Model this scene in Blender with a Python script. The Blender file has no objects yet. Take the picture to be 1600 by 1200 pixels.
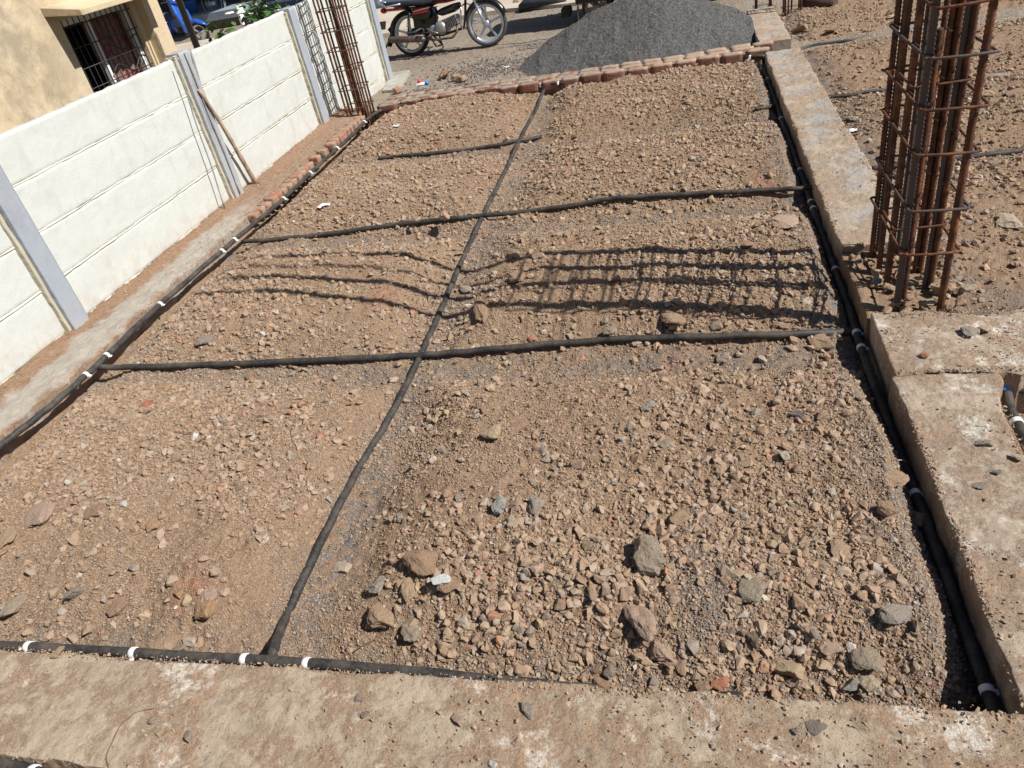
import bpy, bmesh, math, random
import numpy as np
from mathutils import Vector, Matrix, noise
PI = math.pi
R_ = math.radians
SC = bpy.context.scene
COL = SC.collection
rng = np.random.default_rng(11)
random.seed(5)

# ------------------------------------------------------------------ camera, sky, sun, exposure
cam_d = bpy.data.cameras.new('camera')
cam = bpy.data.objects.new('camera', cam_d)
COL.objects.link(cam)
CAM_H = 2.0
EUL = (R_(55.078), R_(10.064), R_(10.526))
FPX = 1145.16
cam.location = (0, 0, CAM_H)
cam.rotation_euler = EUL
cam_d.sensor_width = 36
cam_d.lens = FPX / 1600 * 36
cam_d.clip_start = 0.05
cam_d.clip_end = 1000
SC.camera = cam
SUN_EL, SUN_DIR = R_(46.5), (1.0, -0.16)
sun_az = math.atan2(SUN_DIR[0], SUN_DIR[1])
w = bpy.data.worlds.new('World'); SC.world = w; w.use_nodes = True
nt = w.node_tree
for n in list(nt.nodes): nt.nodes.remove(n)
sky = nt.nodes.new('ShaderNodeTexSky'); sky.sky_type = 'NISHITA'; sky.sun_disc = False
sky.sun_elevation = SUN_EL; sky.sun_rotation = sun_az; sky.dust_density = 0.8
bg = nt.nodes.new('ShaderNodeBackground'); bg.inputs['Strength'].default_value = 0.05
wo = nt.nodes.new('ShaderNodeOutputWorld')
nt.links.new(sky.outputs[0], bg.inputs[0]); nt.links.new(bg.outputs[0], wo.inputs[0])
sd = bpy.data.lights.new('sun', 'SUN'); sd.energy = 5.0; sd.angle = R_(0.4); sd.color = (1, 0.965, 0.90)
so = bpy.data.objects.new('sun', sd); COL.objects.link(so)
sv = Vector((SUN_DIR[0], SUN_DIR[1], math.hypot(*SUN_DIR) * math.tan(SUN_EL)))
so.rotation_euler = sv.to_track_quat('Z', 'Y').to_euler(); so.location = (20, -4, 30)
SC.view_settings.view_transform = 'Standard'; SC.view_settings.look = 'None'
SC.view_settings.exposure = 0.36; SC.view_settings.gamma = 1
SC.render.engine = 'CYCLES'

# ------------------------------------------------------------------ survey helper: pixel of the photo -> point on a real plane
RM = np.array(Matrix.Rotation(EUL[2], 3, 'Z') @ Matrix.Rotation(EUL[1], 3, 'Y') @ Matrix.Rotation(EUL[0], 3, 'X'))
def ray(u, v): return RM @ np.array([(u - 800) / FPX, -(v - 600) / FPX, -1.0])
def P(u, v, z=0.0):
    d = ray(u, v); t = (z - CAM_H) / d[2]
    return (float(d[0] * t), float(d[1] * t), z)
def PX(u, v, x):
    d = ray(u, v); t = x / d[0]; return (x, float(d[1] * t), float(d[2] * t + CAM_H))
def PY(u, v, y):
    d = ray(u, v); t = y / d[1]; return (float(d[0] * t), y, float(d[2] * t + CAM_H))

# ------------------------------------------------------------------ numpy value noise
_perm = rng.integers(0, 1 << 30, 4096)
def _h(ix, iy, s): return (_perm[(ix * 73 + iy * 1013 + s * 131) & 4095] % 10007) / 10007.0
def vn(x, y, s=0):
    x = np.asarray(x, float); y = np.asarray(y, float)
    ix = np.floor(x).astype(np.int64); iy = np.floor(y).astype(np.int64)
    fx = x - ix; fy = y - iy; fx = fx * fx * (3 - 2 * fx); fy = fy * fy * (3 - 2 * fy)
    ix2 = (_perm[ix & 4095]); ix3 = (_perm[(ix + 1) & 4095])
    def g(a, b): return (_perm[(a + b + s * 977) & 4095] % 9973) / 9973.0
    return (g(ix2, iy) * (1 - fx) + g(ix3, iy) * fx) * (1 - fy) + (g(ix2, iy + 1) * (1 - fx) + g(ix3, iy + 1) * fx) * fy
def fbm(x, y, sc, oct=4, s=0, gain=0.5):
    a = 1.0; t = 0; r = 0
    for o in range(oct):
        r = r + a * (vn(x * sc + 13.1 * o, y * sc + 7.7 * o, s + o) - 0.5); t += a; a *= gain; sc *= 2.03
    return r / t * 2

# ------------------------------------------------------------------ object helpers
def tag(o, label=None, cat=None, group=None, kind=None):
    if label: o['label'] = label
    if cat: o['category'] = cat
    if group: o['group'] = group
    if kind: o['kind'] = kind
    return o
def empty(name, loc, label, cat, rz=0, group=None):
    o = bpy.data.objects.new(name, None); COL.objects.link(o); o.location = loc; o.rotation_euler = (0, 0, rz)
    o.empty_display_size = .1
    return tag(o, label, cat, group)
def link(name, me, mat, parent=None, label=None):
    o = bpy.data.objects.new(name, me); COL.objects.link(o)
    if mat is not None:
        me.materials.clear(); me.materials.append(mat)
    if parent is not None: o.parent = parent
    if label: o['label'] = label
    return o
def copy_tree(o, parent=None):
    c = o.copy(); COL.objects.link(c)
    if parent is not None: c.parent = parent
    for ch in list(o.children): copy_tree(ch, c)
    return c
class MB:
    """collects simple solids into one mesh"""
    def __init__(s): s.v = []; s.f = []; s.sm = []
    def add(s, vs, fs, smooth=False):
        b = len(s.v); s.v += [tuple(p) for p in vs]
        s.f += [tuple(i + b for i in f) for f in fs]; s.sm += [smooth] * len(fs); return s
    def box(s, c, d, rz=0, rot=None, taper=1.0):
        M = rot if rot is not None else Matrix.Rotation(rz, 3, 'Z')
        vs = []
        for z in (-1, 1):
            k = taper if z > 0 else 1
            for x, y in ((-1, -1), (1, -1), (1, 1), (-1, 1)):
                vs.append(Vector(c) + M @ Vector((x * d[0] / 2 * k, y * d[1] / 2 * k, z * d[2] / 2)))
        return s.add(vs, [(0, 3, 2, 1), (4, 5, 6, 7), (0, 1, 5, 4), (1, 2, 6, 5), (2, 3, 7, 6), (3, 0, 4, 7)])
    def tube(s, pts, r, n=8, caps=True, closed=False, flat=1.0):
        pts = [Vector(p) for p in pts]; N = len(pts)
        rs = r if isinstance(r, (list, tuple)) else [r] * N
        vs = []; up = None
        for i, p in enumerate(pts):
            a = pts[i - 1] if (i > 0 or closed) else p
            b = pts[(i + 1) % N] if (i < N - 1 or closed) else p
            t = (b - a).normalized()
            if up is None:
                up = Vector((0, 0, 1)) if abs(t.z) < .9 else Vector((1, 0, 0))
            sd_ = t.cross(up).normalized(); up = sd_.cross(t).normalized()
            for k in range(n):
                an = 2 * PI * k / n
                vs.append(p + sd_ * math.cos(an) * rs[i] + up * math.sin(an) * rs[i] * flat)
        fs = []
        M = N if closed else N - 1
        for i in range(M):
            for k in range(n):
                j = (i + 1) % N
                fs.append((i * n + k, i * n + (k + 1) % n, j * n + (k + 1) % n, j * n + k))
        s.add(vs, fs, True)
        if caps and not closed:
            b = len(s.v) - len(vs)
            s.f.append(tuple(b + k for k in range(n))[::-1]); s.sm.append(False)
            s.f.append(tuple(b + (N - 1) * n + k for k in range(n))); s.sm.append(False)
        return s
    def lathe(s, prof, M=Matrix.Identity(4), n=24, smooth=True):
        vs = []
        for r, z in prof:
            for k in range(n):
                a = 2 * PI * k / n; vs.append(M @ Vector((r * math.cos(a), r * math.sin(a), z)))
        fs = [(i * n + k, i * n + (k + 1) % n, (i + 1) * n + (k + 1) % n, (i + 1) * n + k) for i in range(len(prof) - 1) for k in range(n)]
        return s.add(vs, fs, smooth)
    def prism(s, poly, axis, a, b, smooth=False):
        """outline poly (2D) pushed from a to b along axis 'x','y','z'"""
        def m(p, t):
            return (t, p[0], p[1]) if axis == 'x' else (p[0], t, p[1]) if axis == 'y' else (p[0], p[1], t)
        n = len(poly); vs = [m(p, a) for p in poly] + [m(p, b) for p in poly]
        fs = [tuple(range(n))[::-1], tuple(range(n, 2 * n))] + [(i, (i + 1) % n, n + (i + 1) % n, n + i) for i in range(n)]
        return s.add(vs, fs, smooth)
    def ellipsoid(s, c, r, n=14, m=8, rot=None):
        M = rot if rot is not None else Matrix.Identity(3)
        vs = []; fs = []
        for i in range(m + 1):
            th = PI * i / m
            for k in range(n):
                a = 2 * PI * k / n
                vs.append(Vector(c) + M @ Vector((r[0] * math.sin(th) * math.cos(a), r[1] * math.sin(th) * math.sin(a), r[2] * math.cos(th))))
        for i in range(m):
            for k in range(n): fs.append((i * n + k, (i + 1) * n + k, (i + 1) * n + (k + 1) % n, i * n + (k + 1) % n))
        return s.add(vs, fs, True)
    def loft(s, secs, smooth=True, caps=True):
        """secs: list of equal-length closed loops"""
        n = len(secs[0]); vs = [p for q in secs for p in q]
        fs = [(i * n + k, i * n + (k + 1) % n, (i + 1) * n + (k + 1) % n, (i + 1) * n + k) for i in range(len(secs) - 1) for k in range(n)]
        if caps: fs += [tuple(range(n))[::-1], tuple((len(secs) - 1) * n + k for k in range(n))]
        return s.add(vs, fs, smooth)
    def mesh(s, name):
        me = bpy.data.meshes.new(name); me.from_pydata(s.v, [], s.f)
        me.polygons.foreach_set('use_smooth', s.sm)
        bm = bmesh.new(); bm.from_mesh(me); bmesh.ops.recalc_face_normals(bm, faces=bm.faces); bm.to_mesh(me); bm.free()
        me.update(); return me
    def build(s, name, mat, parent=None, label=None, bevel=0):
        o = link(name, s.mesh(name), mat, parent, label)
        if bevel:
            b = o.modifiers.new('bevel', 'BEVEL'); b.width = bevel; b.segments = 2; b.limit_method = 'ANGLE'
        return o
def grid_mesh(name, X, Y, Z, smooth=True):
    ny, nx = X.shape
    co = np.stack([X, Y, Z], -1).reshape(-1, 3).astype(np.float32)
    i = np.arange(ny * nx).reshape(ny, nx)
    q = np.stack([i[:-1, :-1], i[:-1, 1:], i[1:, 1:], i[1:, :-1]], -1).reshape(-1, 4).astype(np.int32)
    me = bpy.data.meshes.new(name)
    me.vertices.add(len(co)); me.vertices.foreach_set('co', co.ravel())
    me.loops.add(q.size); me.loops.foreach_set('vertex_index', q.ravel())
    me.polygons.add(len(q)); me.polygons.foreach_set('loop_start', np.arange(0, q.size, 4, dtype=np.int32))
    me.polygons.foreach_set('loop_total', np.full(len(q), 4, np.int32))
    me.polygons.foreach_set('use_smooth', np.full(len(q), smooth))
    me.update(calc_edges=True); return me

# ------------------------------------------------------------------ materials
class NT:
    def __init__(s, name, rough=.8, spec=.3):
        s.m = bpy.data.materials.new(name); s.m.use_nodes = True; s.t = s.m.node_tree
        s.b = s.t.nodes['Principled BSDF']; s.b.inputs['Roughness'].default_value = rough
        s.b.inputs['Specular IOR Level'].default_value = spec
        s.geo = s.n('ShaderNodeNewGeometry'); s.pos = s.geo.outputs['Position']
    def n(s, t, **k):
        x = s.t.nodes.new(t)
        for a, b in k.items(): setattr(x, a, b)
        return x
    def l(s, a, b): s.t.links.new(a, b)
    def noise(s, sc, det=4, rough=.55, vec=None, dist=0):
        x = s.n('ShaderNodeTexNoise'); x.inputs['Scale'].default_value = sc; x.inputs['Detail'].default_value = det
        x.inputs['Roughness'].default_value = rough; x.inputs['Distortion'].default_value = dist
        s.l(vec or s.pos, x.inputs['Vector']); return x.outputs['Fac']
    def voro(s, sc, feat='F1', out='Distance', vec=None):
        x = s.n('ShaderNodeTexVoronoi'); x.feature = feat; x.inputs['Scale'].default_value = sc
        s.l(vec or s.pos, x.inputs['Vector']); return x.outputs[out]
    def ramp(s, fac, stops, interp='LINEAR'):
        x = s.n('ShaderNodeValToRGB'); x.color_ramp.interpolation = interp
        e = x.color_ramp.elements
        while len(e) < len(stops): e.new(.5)
        for k, (p, c) in enumerate(stops):
            e[k].position = p; e[k].color = c if len(c) == 4 else (*c, 1)
        s.l(fac, x.inputs[0]); return x.outputs[0]
    def rng(s, fac, a, b, c=0, d=1):
        x = s.n('ShaderNodeMapRange'); x.inputs[1].default_value = a; x.inputs[2].default_value = b
        x.inputs[3].default_value = c; x.inputs[4].default_value = d; s.l(fac, x.inputs[0]); return x.outputs[0]
    def mix(s, f, a, b, mode='MIX'):
        x = s.n('ShaderNodeMix', data_type='RGBA', blend_type=mode)
        for sock, val in ((x.inputs[0], f), (x.inputs[6], a), (x.inputs[7], b)):
            if isinstance(val, (int, float)): sock.default_value = val
            elif isinstance(val, tuple): sock.default_value = (*val, 1) if len(val) == 3 else val
            else: s.l(val, sock)
        return x.outputs[2]
    def math(s, op, a, b=0):
        x = s.n('ShaderNodeMath', operation=op)
        for sock, val in ((x.inputs[0], a), (x.inputs[1], b)):
            if isinstance(val, (int, float)): sock.default_value = val
            else: s.l(val, sock)
        return x.outputs[0]
    def sep(s, vec=None):
        x = s.n('ShaderNodeSeparateXYZ'); s.l(vec or s.pos, x.inputs[0]); return x.outputs
    def vscale(s, sc):
        x = s.n('ShaderNodeMapping'); x.inputs['Scale'].default_value = sc; s.l(s.pos, x.inputs[0]); return x.outputs[0]
    def col(s, c):
        if isinstance(c, tuple): s.b.inputs['Base Color'].default_value = (*c, 1)
        else: s.l(c, s.b.inputs['Base Color'])
        return s
    def bump(s, h, dist=.01, strength=1.0, prev=None):
        x = s.n('ShaderNodeBump'); x.inputs['Distance'].default_value = dist; x.inputs['Strength'].default_value = strength
        s.l(h, x.inputs['Height'])
        if prev is not None: s.l(prev, x.inputs['Normal'])
        s.l(x.outputs[0], s.b.inputs['Normal']); return x.outputs[0]

def plain(name, c, rough=.5, metal=0, var=.25, sc=12, spec=.4, bump=0.0, coat=0):
    t = NT(name, rough, spec); f = t.noise(sc, 5)
    d = tuple(x * (1 - var) for x in c); u = tuple(min(1, x * (1 + var)) for x in c)
    t.col(t.ramp(f, [(.3, d), (.7, u)])); t.b.inputs['Metallic'].default_value = metal
    if coat: t.b.inputs['Coat Weight'].default_value = coat
    if bump: t.bump(t.noise(sc * 6, 4), bump)
    return t.m

SOIL = (.315, .198, .122)
def soil_mat(name='soil', grey_near=None):
    t = NT(name, .95, .15)
    big = t.noise(.9, 5, .6); mid = t.noise(6, 5, .6); fine = t.noise(90, 4, .7)
    c = t.ramp(big, [(.3, (.290, .198, .128)), (.5, (.362, .256, .170)), (.7, (.41, .305, .215))])
    c = t.mix(t.rng(mid, .35, .7), c, (.335, .232, .150))
    # each cell of the dirt skin is a crumb of its own colour
    vc = t.voro(150, 'F1', 'Color'); vb = t.n('ShaderNodeRGBToBW'); t.l(vc, vb.inputs[0])
    c = t.mix(.5, c, t.ramp(vb.outputs[0], [(0.1, (.20, .125, .08)), (.5, (.34, .215, .135)), (.78, (.44, .31, .21)), (.93, (.44, .40, .36))]))
    c = t.mix(t.rng(fine, .3, .75, 0, .35), c, (.17, .105, .065))
    at = t.n('ShaderNodeAttribute', attribute_name='grey')
    gc = t.ramp(t.voro(170, 'F1', 'Color'), [(.1, (.07, .068, .066)), (.5, (.17, .165, .16)), (.9, (.30, .29, .28))])
    ga = t.math('MULTIPLY', at.outputs['Fac'], t.rng(t.noise(14, 4), .38, .58))
    c = t.mix(ga, c, gc)
    red = t.math('MULTIPLY', t.rng(t.noise(2.2, 3), .62, .70), t.rng(t.noise(70, 3), .45, .6, 0, .65))
    c = t.mix(red, c, (.45, .14, .09))
    t.col(c)
    n1 = t.bump(t.noise(35, 6, .7), .02, .8)
    n2 = t.bump(t.voro(150), .006, .8, n1)
    t.bump(t.noise(260, 3, .7), .003, .9, n2)
    return t.m
def concrete_mat(name, pale=(.50, .425, .335), dirt=(.325, .212, .137), cover=.5, sc=3.2, grey=0.0, white=0.0):
    t = NT(name, .9, .2)
    a = t.noise(sc, 9, .70, dist=.15); b = t.noise(sc * 7, 7, .72)
    f = t.math('ADD', a, t.math('MULTIPLY', t.math('SUBTRACT', b, .5), .35))
    m = t.rng(f, cover - .04, cover + .04)
    pc = t.ramp(t.noise(9, 6, .6), [(.3, tuple(x * .82 for x in pale)), (.6, pale), (.8, tuple(min(1, x * 1.16) for x in pale))])
    if grey: pc = t.mix(t.rng(t.noise(2.3, 4), .45, .6, 0, grey), pc, (.34, .325, .31))
    dc = t.ramp(t.noise(14, 6, .7), [(.3, tuple(x * .8 for x in dirt)), (.7, tuple(x * 1.12 for x in dirt))])
    c = t.mix(m, pc, dc)
    if white:
        wf = t.math('MULTIPLY', t.rng(t.noise(2.6, 9, .75, dist=.3), .545, .60), t.rng(t.noise(38, 4, .7), .36, .55))
        c = t.mix(t.math('MULTIPLY', wf, white), c, (.66, .61, .53))
    vb = t.n('ShaderNodeRGBToBW'); t.l(t.voro(210, 'F1', 'Color'), vb.inputs[0])
    gr_ = t.ramp(vb.outputs[0], [(.12, (.62, .56, .52)), (.5, (1, 1, 1)), (.88, (1.25, 1.25, 1.25))])
    c = t.mix(t.math('ADD', t.math('MULTIPLY', m, .4), .22), c, t.mix(1.0, c, gr_, 'MULTIPLY'))
    sp = t.math('MULTIPLY', t.rng(vb.outputs[0], .80, .86), t.rng(t.noise(11, 3), .48, .66))
    c = t.mix(t.math('MULTIPLY', sp, .55), c, (.16, .11, .08))
    sp2 = t.rng(t.noise(120, 2), .68, .74, 0, .5)
    c = t.mix(sp2, c, (.50, .43, .35))
    t.col(c)
    n1 = t.bump(t.noise(16, 8, .75), .014, .9)
    n2 = t.bump(m, .004, .8, n1)
    t.bump(t.noise(150, 4, .75), .0035, 1, n2)
    return t.m
M = {}
M['soil'] = soil_mat()
M['beam'] = concrete_mat('dusty_concrete', pale=(.46, .365, .27), dirt=(.355, .245, .165), cover=.50, sc=2.6, white=.85)
M['beam_far'] = concrete_mat('sandy_concrete', pale=(.45, .365, .28), dirt=(.385, .285, .205), cover=.52, sc=3.0, grey=.8)
M['beam_platform'] = concrete_mat('lime_spattered_concrete', pale=(.46, .37, .285), dirt=(.36, .26, .185), cover=.5, sc=4.5, white=1.0)
M['ledge'] = concrete_mat('mortar', pale=(.37, .32, .265), dirt=(.27, .175, .115), cover=.5, sc=3.4, grey=.5)

def stones_mat():
    t = NT('stone_chips', .9, .2)
    a = t.n('ShaderNodeAttribute', attribute_name='tint')
    c = t.mix(t.rng(t.noise(120, 5, .7), .3, .7, 0, .45), a.outputs['Color'], (.33, .21, .135))
    c = t.mix(t.rng(t.noise(400, 2), .4, .7, 0, .25), c, (.12, .08, .06))
    t.col(c); t.bump(t.noise(260, 4, .7), .003, .8); return t.m
M['chips'] = stones_mat()
def rock_mat(name, c, dust=.35, speck=None):
    t = NT(name, .88, .22)
    tc = t.n('ShaderNodeTexCoord').outputs['Object']
    f = t.noise(22, 6, .65, vec=tc)
    base = t.ramp(f, [(.3, tuple(x * .72 for x in c)), (.52, c), (.75, tuple(min(1, x * 1.28) for x in c))])
    nz = t.sep(t.geo.outputs['Normal'])[2]
    d = t.math('MULTIPLY', t.rng(nz, .1, .9), t.rng(t.noise(9, 5, .7, vec=tc), .35, .65, 0, dust))
    base = t.mix(d, base, (.40, .275, .185))
    if speck: base = t.mix(t.rng(t.noise(160, 2, vec=tc), .6, .68), base, speck)
    base = t.mix(t.rng(t.noise(300, 3, .7, vec=tc), .5, .75, 0, .35), base, (.10, .07, .05))
    t.col(base)
    n1 = t.bump(t.noise(38, 7, .75), .016, .9); t.bump(t.noise(230, 4, .7), .004, 1, n1)
    return t.m
RC = dict(tan=(.36, .25, .16), brown=(.27, .165, .105), grey=(.27, .26, .24), slate=(.17, .17, .168), olive=(.26, .235, .185),
          pale=(.50, .43, .33), pink=(.40, .285, .225), yellow=(.47, .37, .23), red=(.42, .125, .07), ochre=(.36, .21, .10), black=(.06, .057, .05), white=(.62, .61, .58))
for k, c in RC.items(): M['rock_' + k] = rock_mat('rock_' + k, tuple((a * .72 + b * .28) * 1.12 for a, b in zip(c, (.33, .235, .165))), .6 if k in ('tan', 'brown') else .4)
M['rock_speck'] = rock_mat('rock_speck', (.33, .32, .29), .15, (.55, .53, .5))
M['mortar_white'] = rock_mat('mortar_white', (.62, .62, .60), .1)

def brick_mat():
    t = NT('red_brick', .92, .15)
    isl = t.n('ShaderNodeObjectInfo').outputs['Random']
    c = t.ramp(isl, [(0, (.15, .062, .045)), (.4, (.23, .09, .06)), (.75, (.28, .115, .075)), (1, (.17, .075, .055))])  # red-brown body, darkened to paint in shade on the front faces
    nz = t.sep(t.geo.outputs['Normal'])[2]
    mort = t.mix(t.noise(30, 4), (.29, .235, .185), (.40, .34, .275))
    mf = t.rng(t.noise(6, 6, .7, dist=.6), .36, .52)
    c = t.mix(t.math('MULTIPLY', mf, t.rng(nz, .2, .8, .15, .9)), c, mort)  # tops get mortar; sides stay dark, their shade put into the colour
    gx = t.rng(t.sep()[0], -1.2, -.2)      # past the middle of the kerb the bricks wear tan dust on top, sides kept dark as painted shade
    c = t.mix(t.math('MULTIPLY', t.math('MULTIPLY', gx, t.rng(nz, .2, .8, .12, 1)), t.rng(t.noise(12, 4), .3, .5, .6, .95)), c, (.40, .29, .21))
    t.col(c); n = t.bump(t.noise(40, 6, .7), .012, .9); t.bump(t.noise(200, 4), .003, .8, n); return t.m
M['brick'] = brick_mat()
def brick2():
    t = NT('worn_brick', .92, .15); isl = t.n('ShaderNodeObjectInfo').outputs['Random']
    c = t.ramp(isl, [(0, (.33, .12, .07)), (.5, (.38, .155, .09)), (1, (.28, .13, .09))])
    c = t.mix(t.rng(t.noise(13, 6, .75), .43, .54), c, (.33, .245, .18))
    t.col(c); t.bump(t.noise(60, 6, .7), .01, .9); return t.m
M['worn_brick'] = brick2()

def rust_mat(name='rusty_steel', dark=0):
    t = NT(name, .75, .4)
    z = t.n('ShaderNodeTexCoord').outputs['Object']
    f = t.noise(11, 8, .78, vec=z); g = t.noise(70, 4, .7, vec=z)
    c = t.ramp(f, [(.32, (.035, .026, .023)), (.46, (.10, .042, .024)), (.58, (.22, .08, .034)), (.70, (.36, .15, .06))])
    c = t.mix(t.rng(g, .35, .7, 0, .6), c, (.04, .025, .02))
    if dark: c = t.mix(.75, c, (.10, .085, .08))
    t.col(c); t.b.inputs['Metallic'].default_value = .25
    t.bump(t.noise(300, 4, .7, vec=z), .002, .8); return t.m
M['rust'] = rust_mat(); M['rust_dark'] = rust_mat('weathered_steel', 1)
def pipe_mat():
    t = NT('black_hose', .62, .35)
    d = t.rng(t.noise(7, 7, .75), .42, .66, 0, .75)
    c = t.mix(d, (.022, .022, .023), (.12, .10, .082))
    c = t.mix(t.rng(t.noise(90, 4, .7), .5, .7, 0, .4), c, (.15, .12, .095))
    t.col(c); t.bump(t.noise(50, 5), .003, .7); return t.m
M['pipe'] = pipe_mat()
M['tape'] = plain('white_tape', (.78, .78, .77), .5, var=.08)
M['blue_plastic'] = plain('blue_plastic', (.06, .20, .62), .4)
def fence_mat(name, c, dirt, amt, sc=1.0):
    t = NT(name, .85, .2)
    streak = t.noise(5, 7, .68, vec=t.vscale((1, 1, .35)))
    base = t.ramp(t.noise(9, 6, .65), [(.3, tuple(x * .955 for x in c)), (.7, c)])
    d = t.math('MULTIPLY', t.rng(streak, .54, .74), amt)
    base = t.mix(d, base, dirt)
    z = t.sep()[2]
    foot = t.math('MULTIPLY', t.rng(z, .30, .0), t.rng(t.noise(9, 7, .72), .42, .62, .0, .6))
    blot = t.math('MULTIPLY', t.rng(t.noise(2.6, 8, .74, dist=.8), .53, .68), t.rng(t.noise(55, 4, .7), .4, .6, .15, .5))
    base = t.mix(t.math('MULTIPLY', blot, amt), base, (.47, .43, .35))
    base = t.mix(foot, base, (.42, .345, .26))
    base = t.mix(t.rng(t.noise(60, 3, .7), .69, .76, 0, .45), base, (.40, .36, .31))
    t.col(base); n = t.bump(t.noise(18, 7, .7), .006, .6); t.bump(t.noise(120, 4, .7), .0016, .7, n); return t.m
M['fence'] = fence_mat('cream_wash', (.56, .575, .55), (.40, .385, .34), .55)
M['joint'] = fence_mat('cream_joint', (.62, .60, .50), (.36, .32, .23), .8)
M['post'] = fence_mat('grey_cement', (.33, .36, .41), (.24, .255, .28), .6)
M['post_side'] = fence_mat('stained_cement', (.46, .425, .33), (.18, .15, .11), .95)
M['mottled'] = fence_mat('mottled_cement', (.36, .375, .40), (.16, .165, .19), 1.0)
def wood():
    t = NT('bamboo_pole', .8, .2)
    f = t.noise(26, 6, .7, vec=t.vscale((1, 1, .5)))
    t.col(t.ramp(f, [(.35, (.22, .15, .11)), (.55, (.45, .35, .27)), (.7, (.33, .24, .18))])); t.bump(f, .006); return t.m
M['wood'] = wood()

# ------------------------------------------------------------------ ground heights of the plots
XP, YP = [-3.62, -1.47, .78], [1.26, 3.12, 4.93, 6.75, 8.65]
def height_a(x, y):
    """the dirt inside the left plot: mounds heaped between the pipes"""
    d = np.full(np.shape(x), 9.0)
    for a in XP[1:2]: d = np.minimum(d, np.abs(x - a - .05 * np.sin(y * 1.3)) + np.clip(y - 8.0, 0, 1) * .5)
    for b in YP[1:4]: d = np.minimum(d, np.abs(y - b + .02 * np.sin(x * 2)))
    base = -.075 - .075 * np.clip((x + 3.6) / 2.0, 0, 1)
    m = .145 * (1 - np.exp(-(d / .30) ** 2)) * (.75 + .55 * (.5 + .5 * fbm(x, y, .8, 2, 3)))
    m = m * np.clip((x + 3.66) / .5, 0.05, 1) * np.clip((y - 1.22) / .42, .05, 1)
    z = base + m
    z = z - .065 * np.exp(-((x + 3.62) / .16) ** 2)
    e = np.clip((.79 - x + .02 * fbm(y, y * 0, 3, 3, 5)) / .145, 0, 1)                       # trench by the right beam
    z = z * (e ** 1.1) + (-.20) * (1 - e ** 1.1)
    n = np.clip((y - 1.24) / .30, 0, 1); z = z - .075 * (1 - n) * np.clip((x + 3.6) / 3.2, .35, 1)
    f = np.clip((8.7 - y) / .35, 0, 1); z = z - .13 * (1 - f)
    z = z + .032 * fbm(x, y, 3.2, 4, 7) + .012 * fbm(x, y, 13, 3, 21) + .008 * fbm(x, y, 38, 3, 31) - .010 * np.abs(fbm(x, y, 19, 3, 33))
    return z
def height_b(x, y):
    d = np.full(np.shape(x), 9.0)
    for b in (5.42, 7.18, 9.12): d = np.minimum(d, np.abs(y - b))
    z = -.125 + .085 * (1 - np.exp(-(d / .30) ** 2))
    z = z - .05 * np.exp(-((x - 1.15) / .16) ** 2) - .04 * np.exp(-((y - 3.25) / .25) ** 2)
    return z + .03 * fbm(x, y, 2.6, 4, 57) + .014 * fbm(x, y, 13, 3, 61) + .006 * fbm(x, y, 45, 2, 63)
def height_c(x, y):
    return -.21 + .02 * fbm(x, y, 6, 4, 77) + .008 * fbm(x, y, 40, 2, 78)
def height_s(x, y):
    """the street and yard beyond the kerb"""
    z = -.095 + .03 * fbm(x, y, .7, 3, 41) + .012 * fbm(x, y, 5, 3, 43) + .005 * fbm(x, y, 26, 2, 45)
    return z
def grey_a(x, y):
    d = np.minimum(np.abs(x - XP[1]), 9)
    for b in YP[1:4]: d = np.minimum(d, np.abs(y - b))
    g = np.exp(-(d / .13) ** 2) * .8
    g = np.maximum(g, np.exp(-((.72 - x) / .16) ** 2)); g = np.maximum(g, .85 * np.exp(-((y - 1.27) / .13) ** 2))
    g = np.maximum(g, .8 * np.exp(-((x + 3.5) / .09) ** 2))
    g = np.maximum(g, .9 * np.exp(-(((x + .02) / .12) ** 2 + ((y - 1.6) / .3) ** 2)))
    return g
def soil_patch(name, xs, ys, hf, gf, mat, label):
    X, Y = np.meshgrid(xs, ys); Z = hf(X, Y)
    me = grid_mesh(name, X, Y, Z)
    a = me.attributes.new('grey', 'FLOAT', 'POINT'); a.data.foreach_set('value', gf(X, Y).ravel().astype(np.float32))
    return tag(link(name, me, mat), label, 'ground', kind='structure')
def geo_steps(a, b, d0, k):
    r = [a]; d = d0
    while r[-1] < b: r.append(r[-1] + d); d *= k
    r[-1] = b; return np.array(r)
ysA = geo_steps(1.2, 8.78, .0055, 1.0026)
soil_patch('soil', np.linspace(-3.8, .80, 620), ysA, height_a, grey_a, M['soil'], 'brown stony dirt heaped inside the plot between the black pipes')
gB = lambda x, y: np.maximum(.9 * np.exp(-((y - 3.3) / .22) ** 2), np.maximum(.8 * np.exp(-((x - 1.2) / .14) ** 2), .6 * np.exp(-((y - 5.4) / .12) ** 2)))
soil_patch('soil', np.linspace(.9, 5.6, 420), geo_steps(3.05, 10.9, .011, 1.002), height_b, gB, M['soil'], 'brown stony dirt of the next plot right of the sandy beam')
soil_patch('soil', np.linspace(1.0, 3.6, 240), np.linspace(-.4, 2.85, 300), height_c, lambda x, y: 0 * x, M['soil'], 'dark dirt at the bottom of the small pit at the right edge')
soil_patch('soil', np.linspace(-5, 3.0, 300), np.linspace(-.8, .95, 120), height_c, lambda x, y: 0 * x, M['soil'], 'dirt below the near beam at the bottom left corner')

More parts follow.
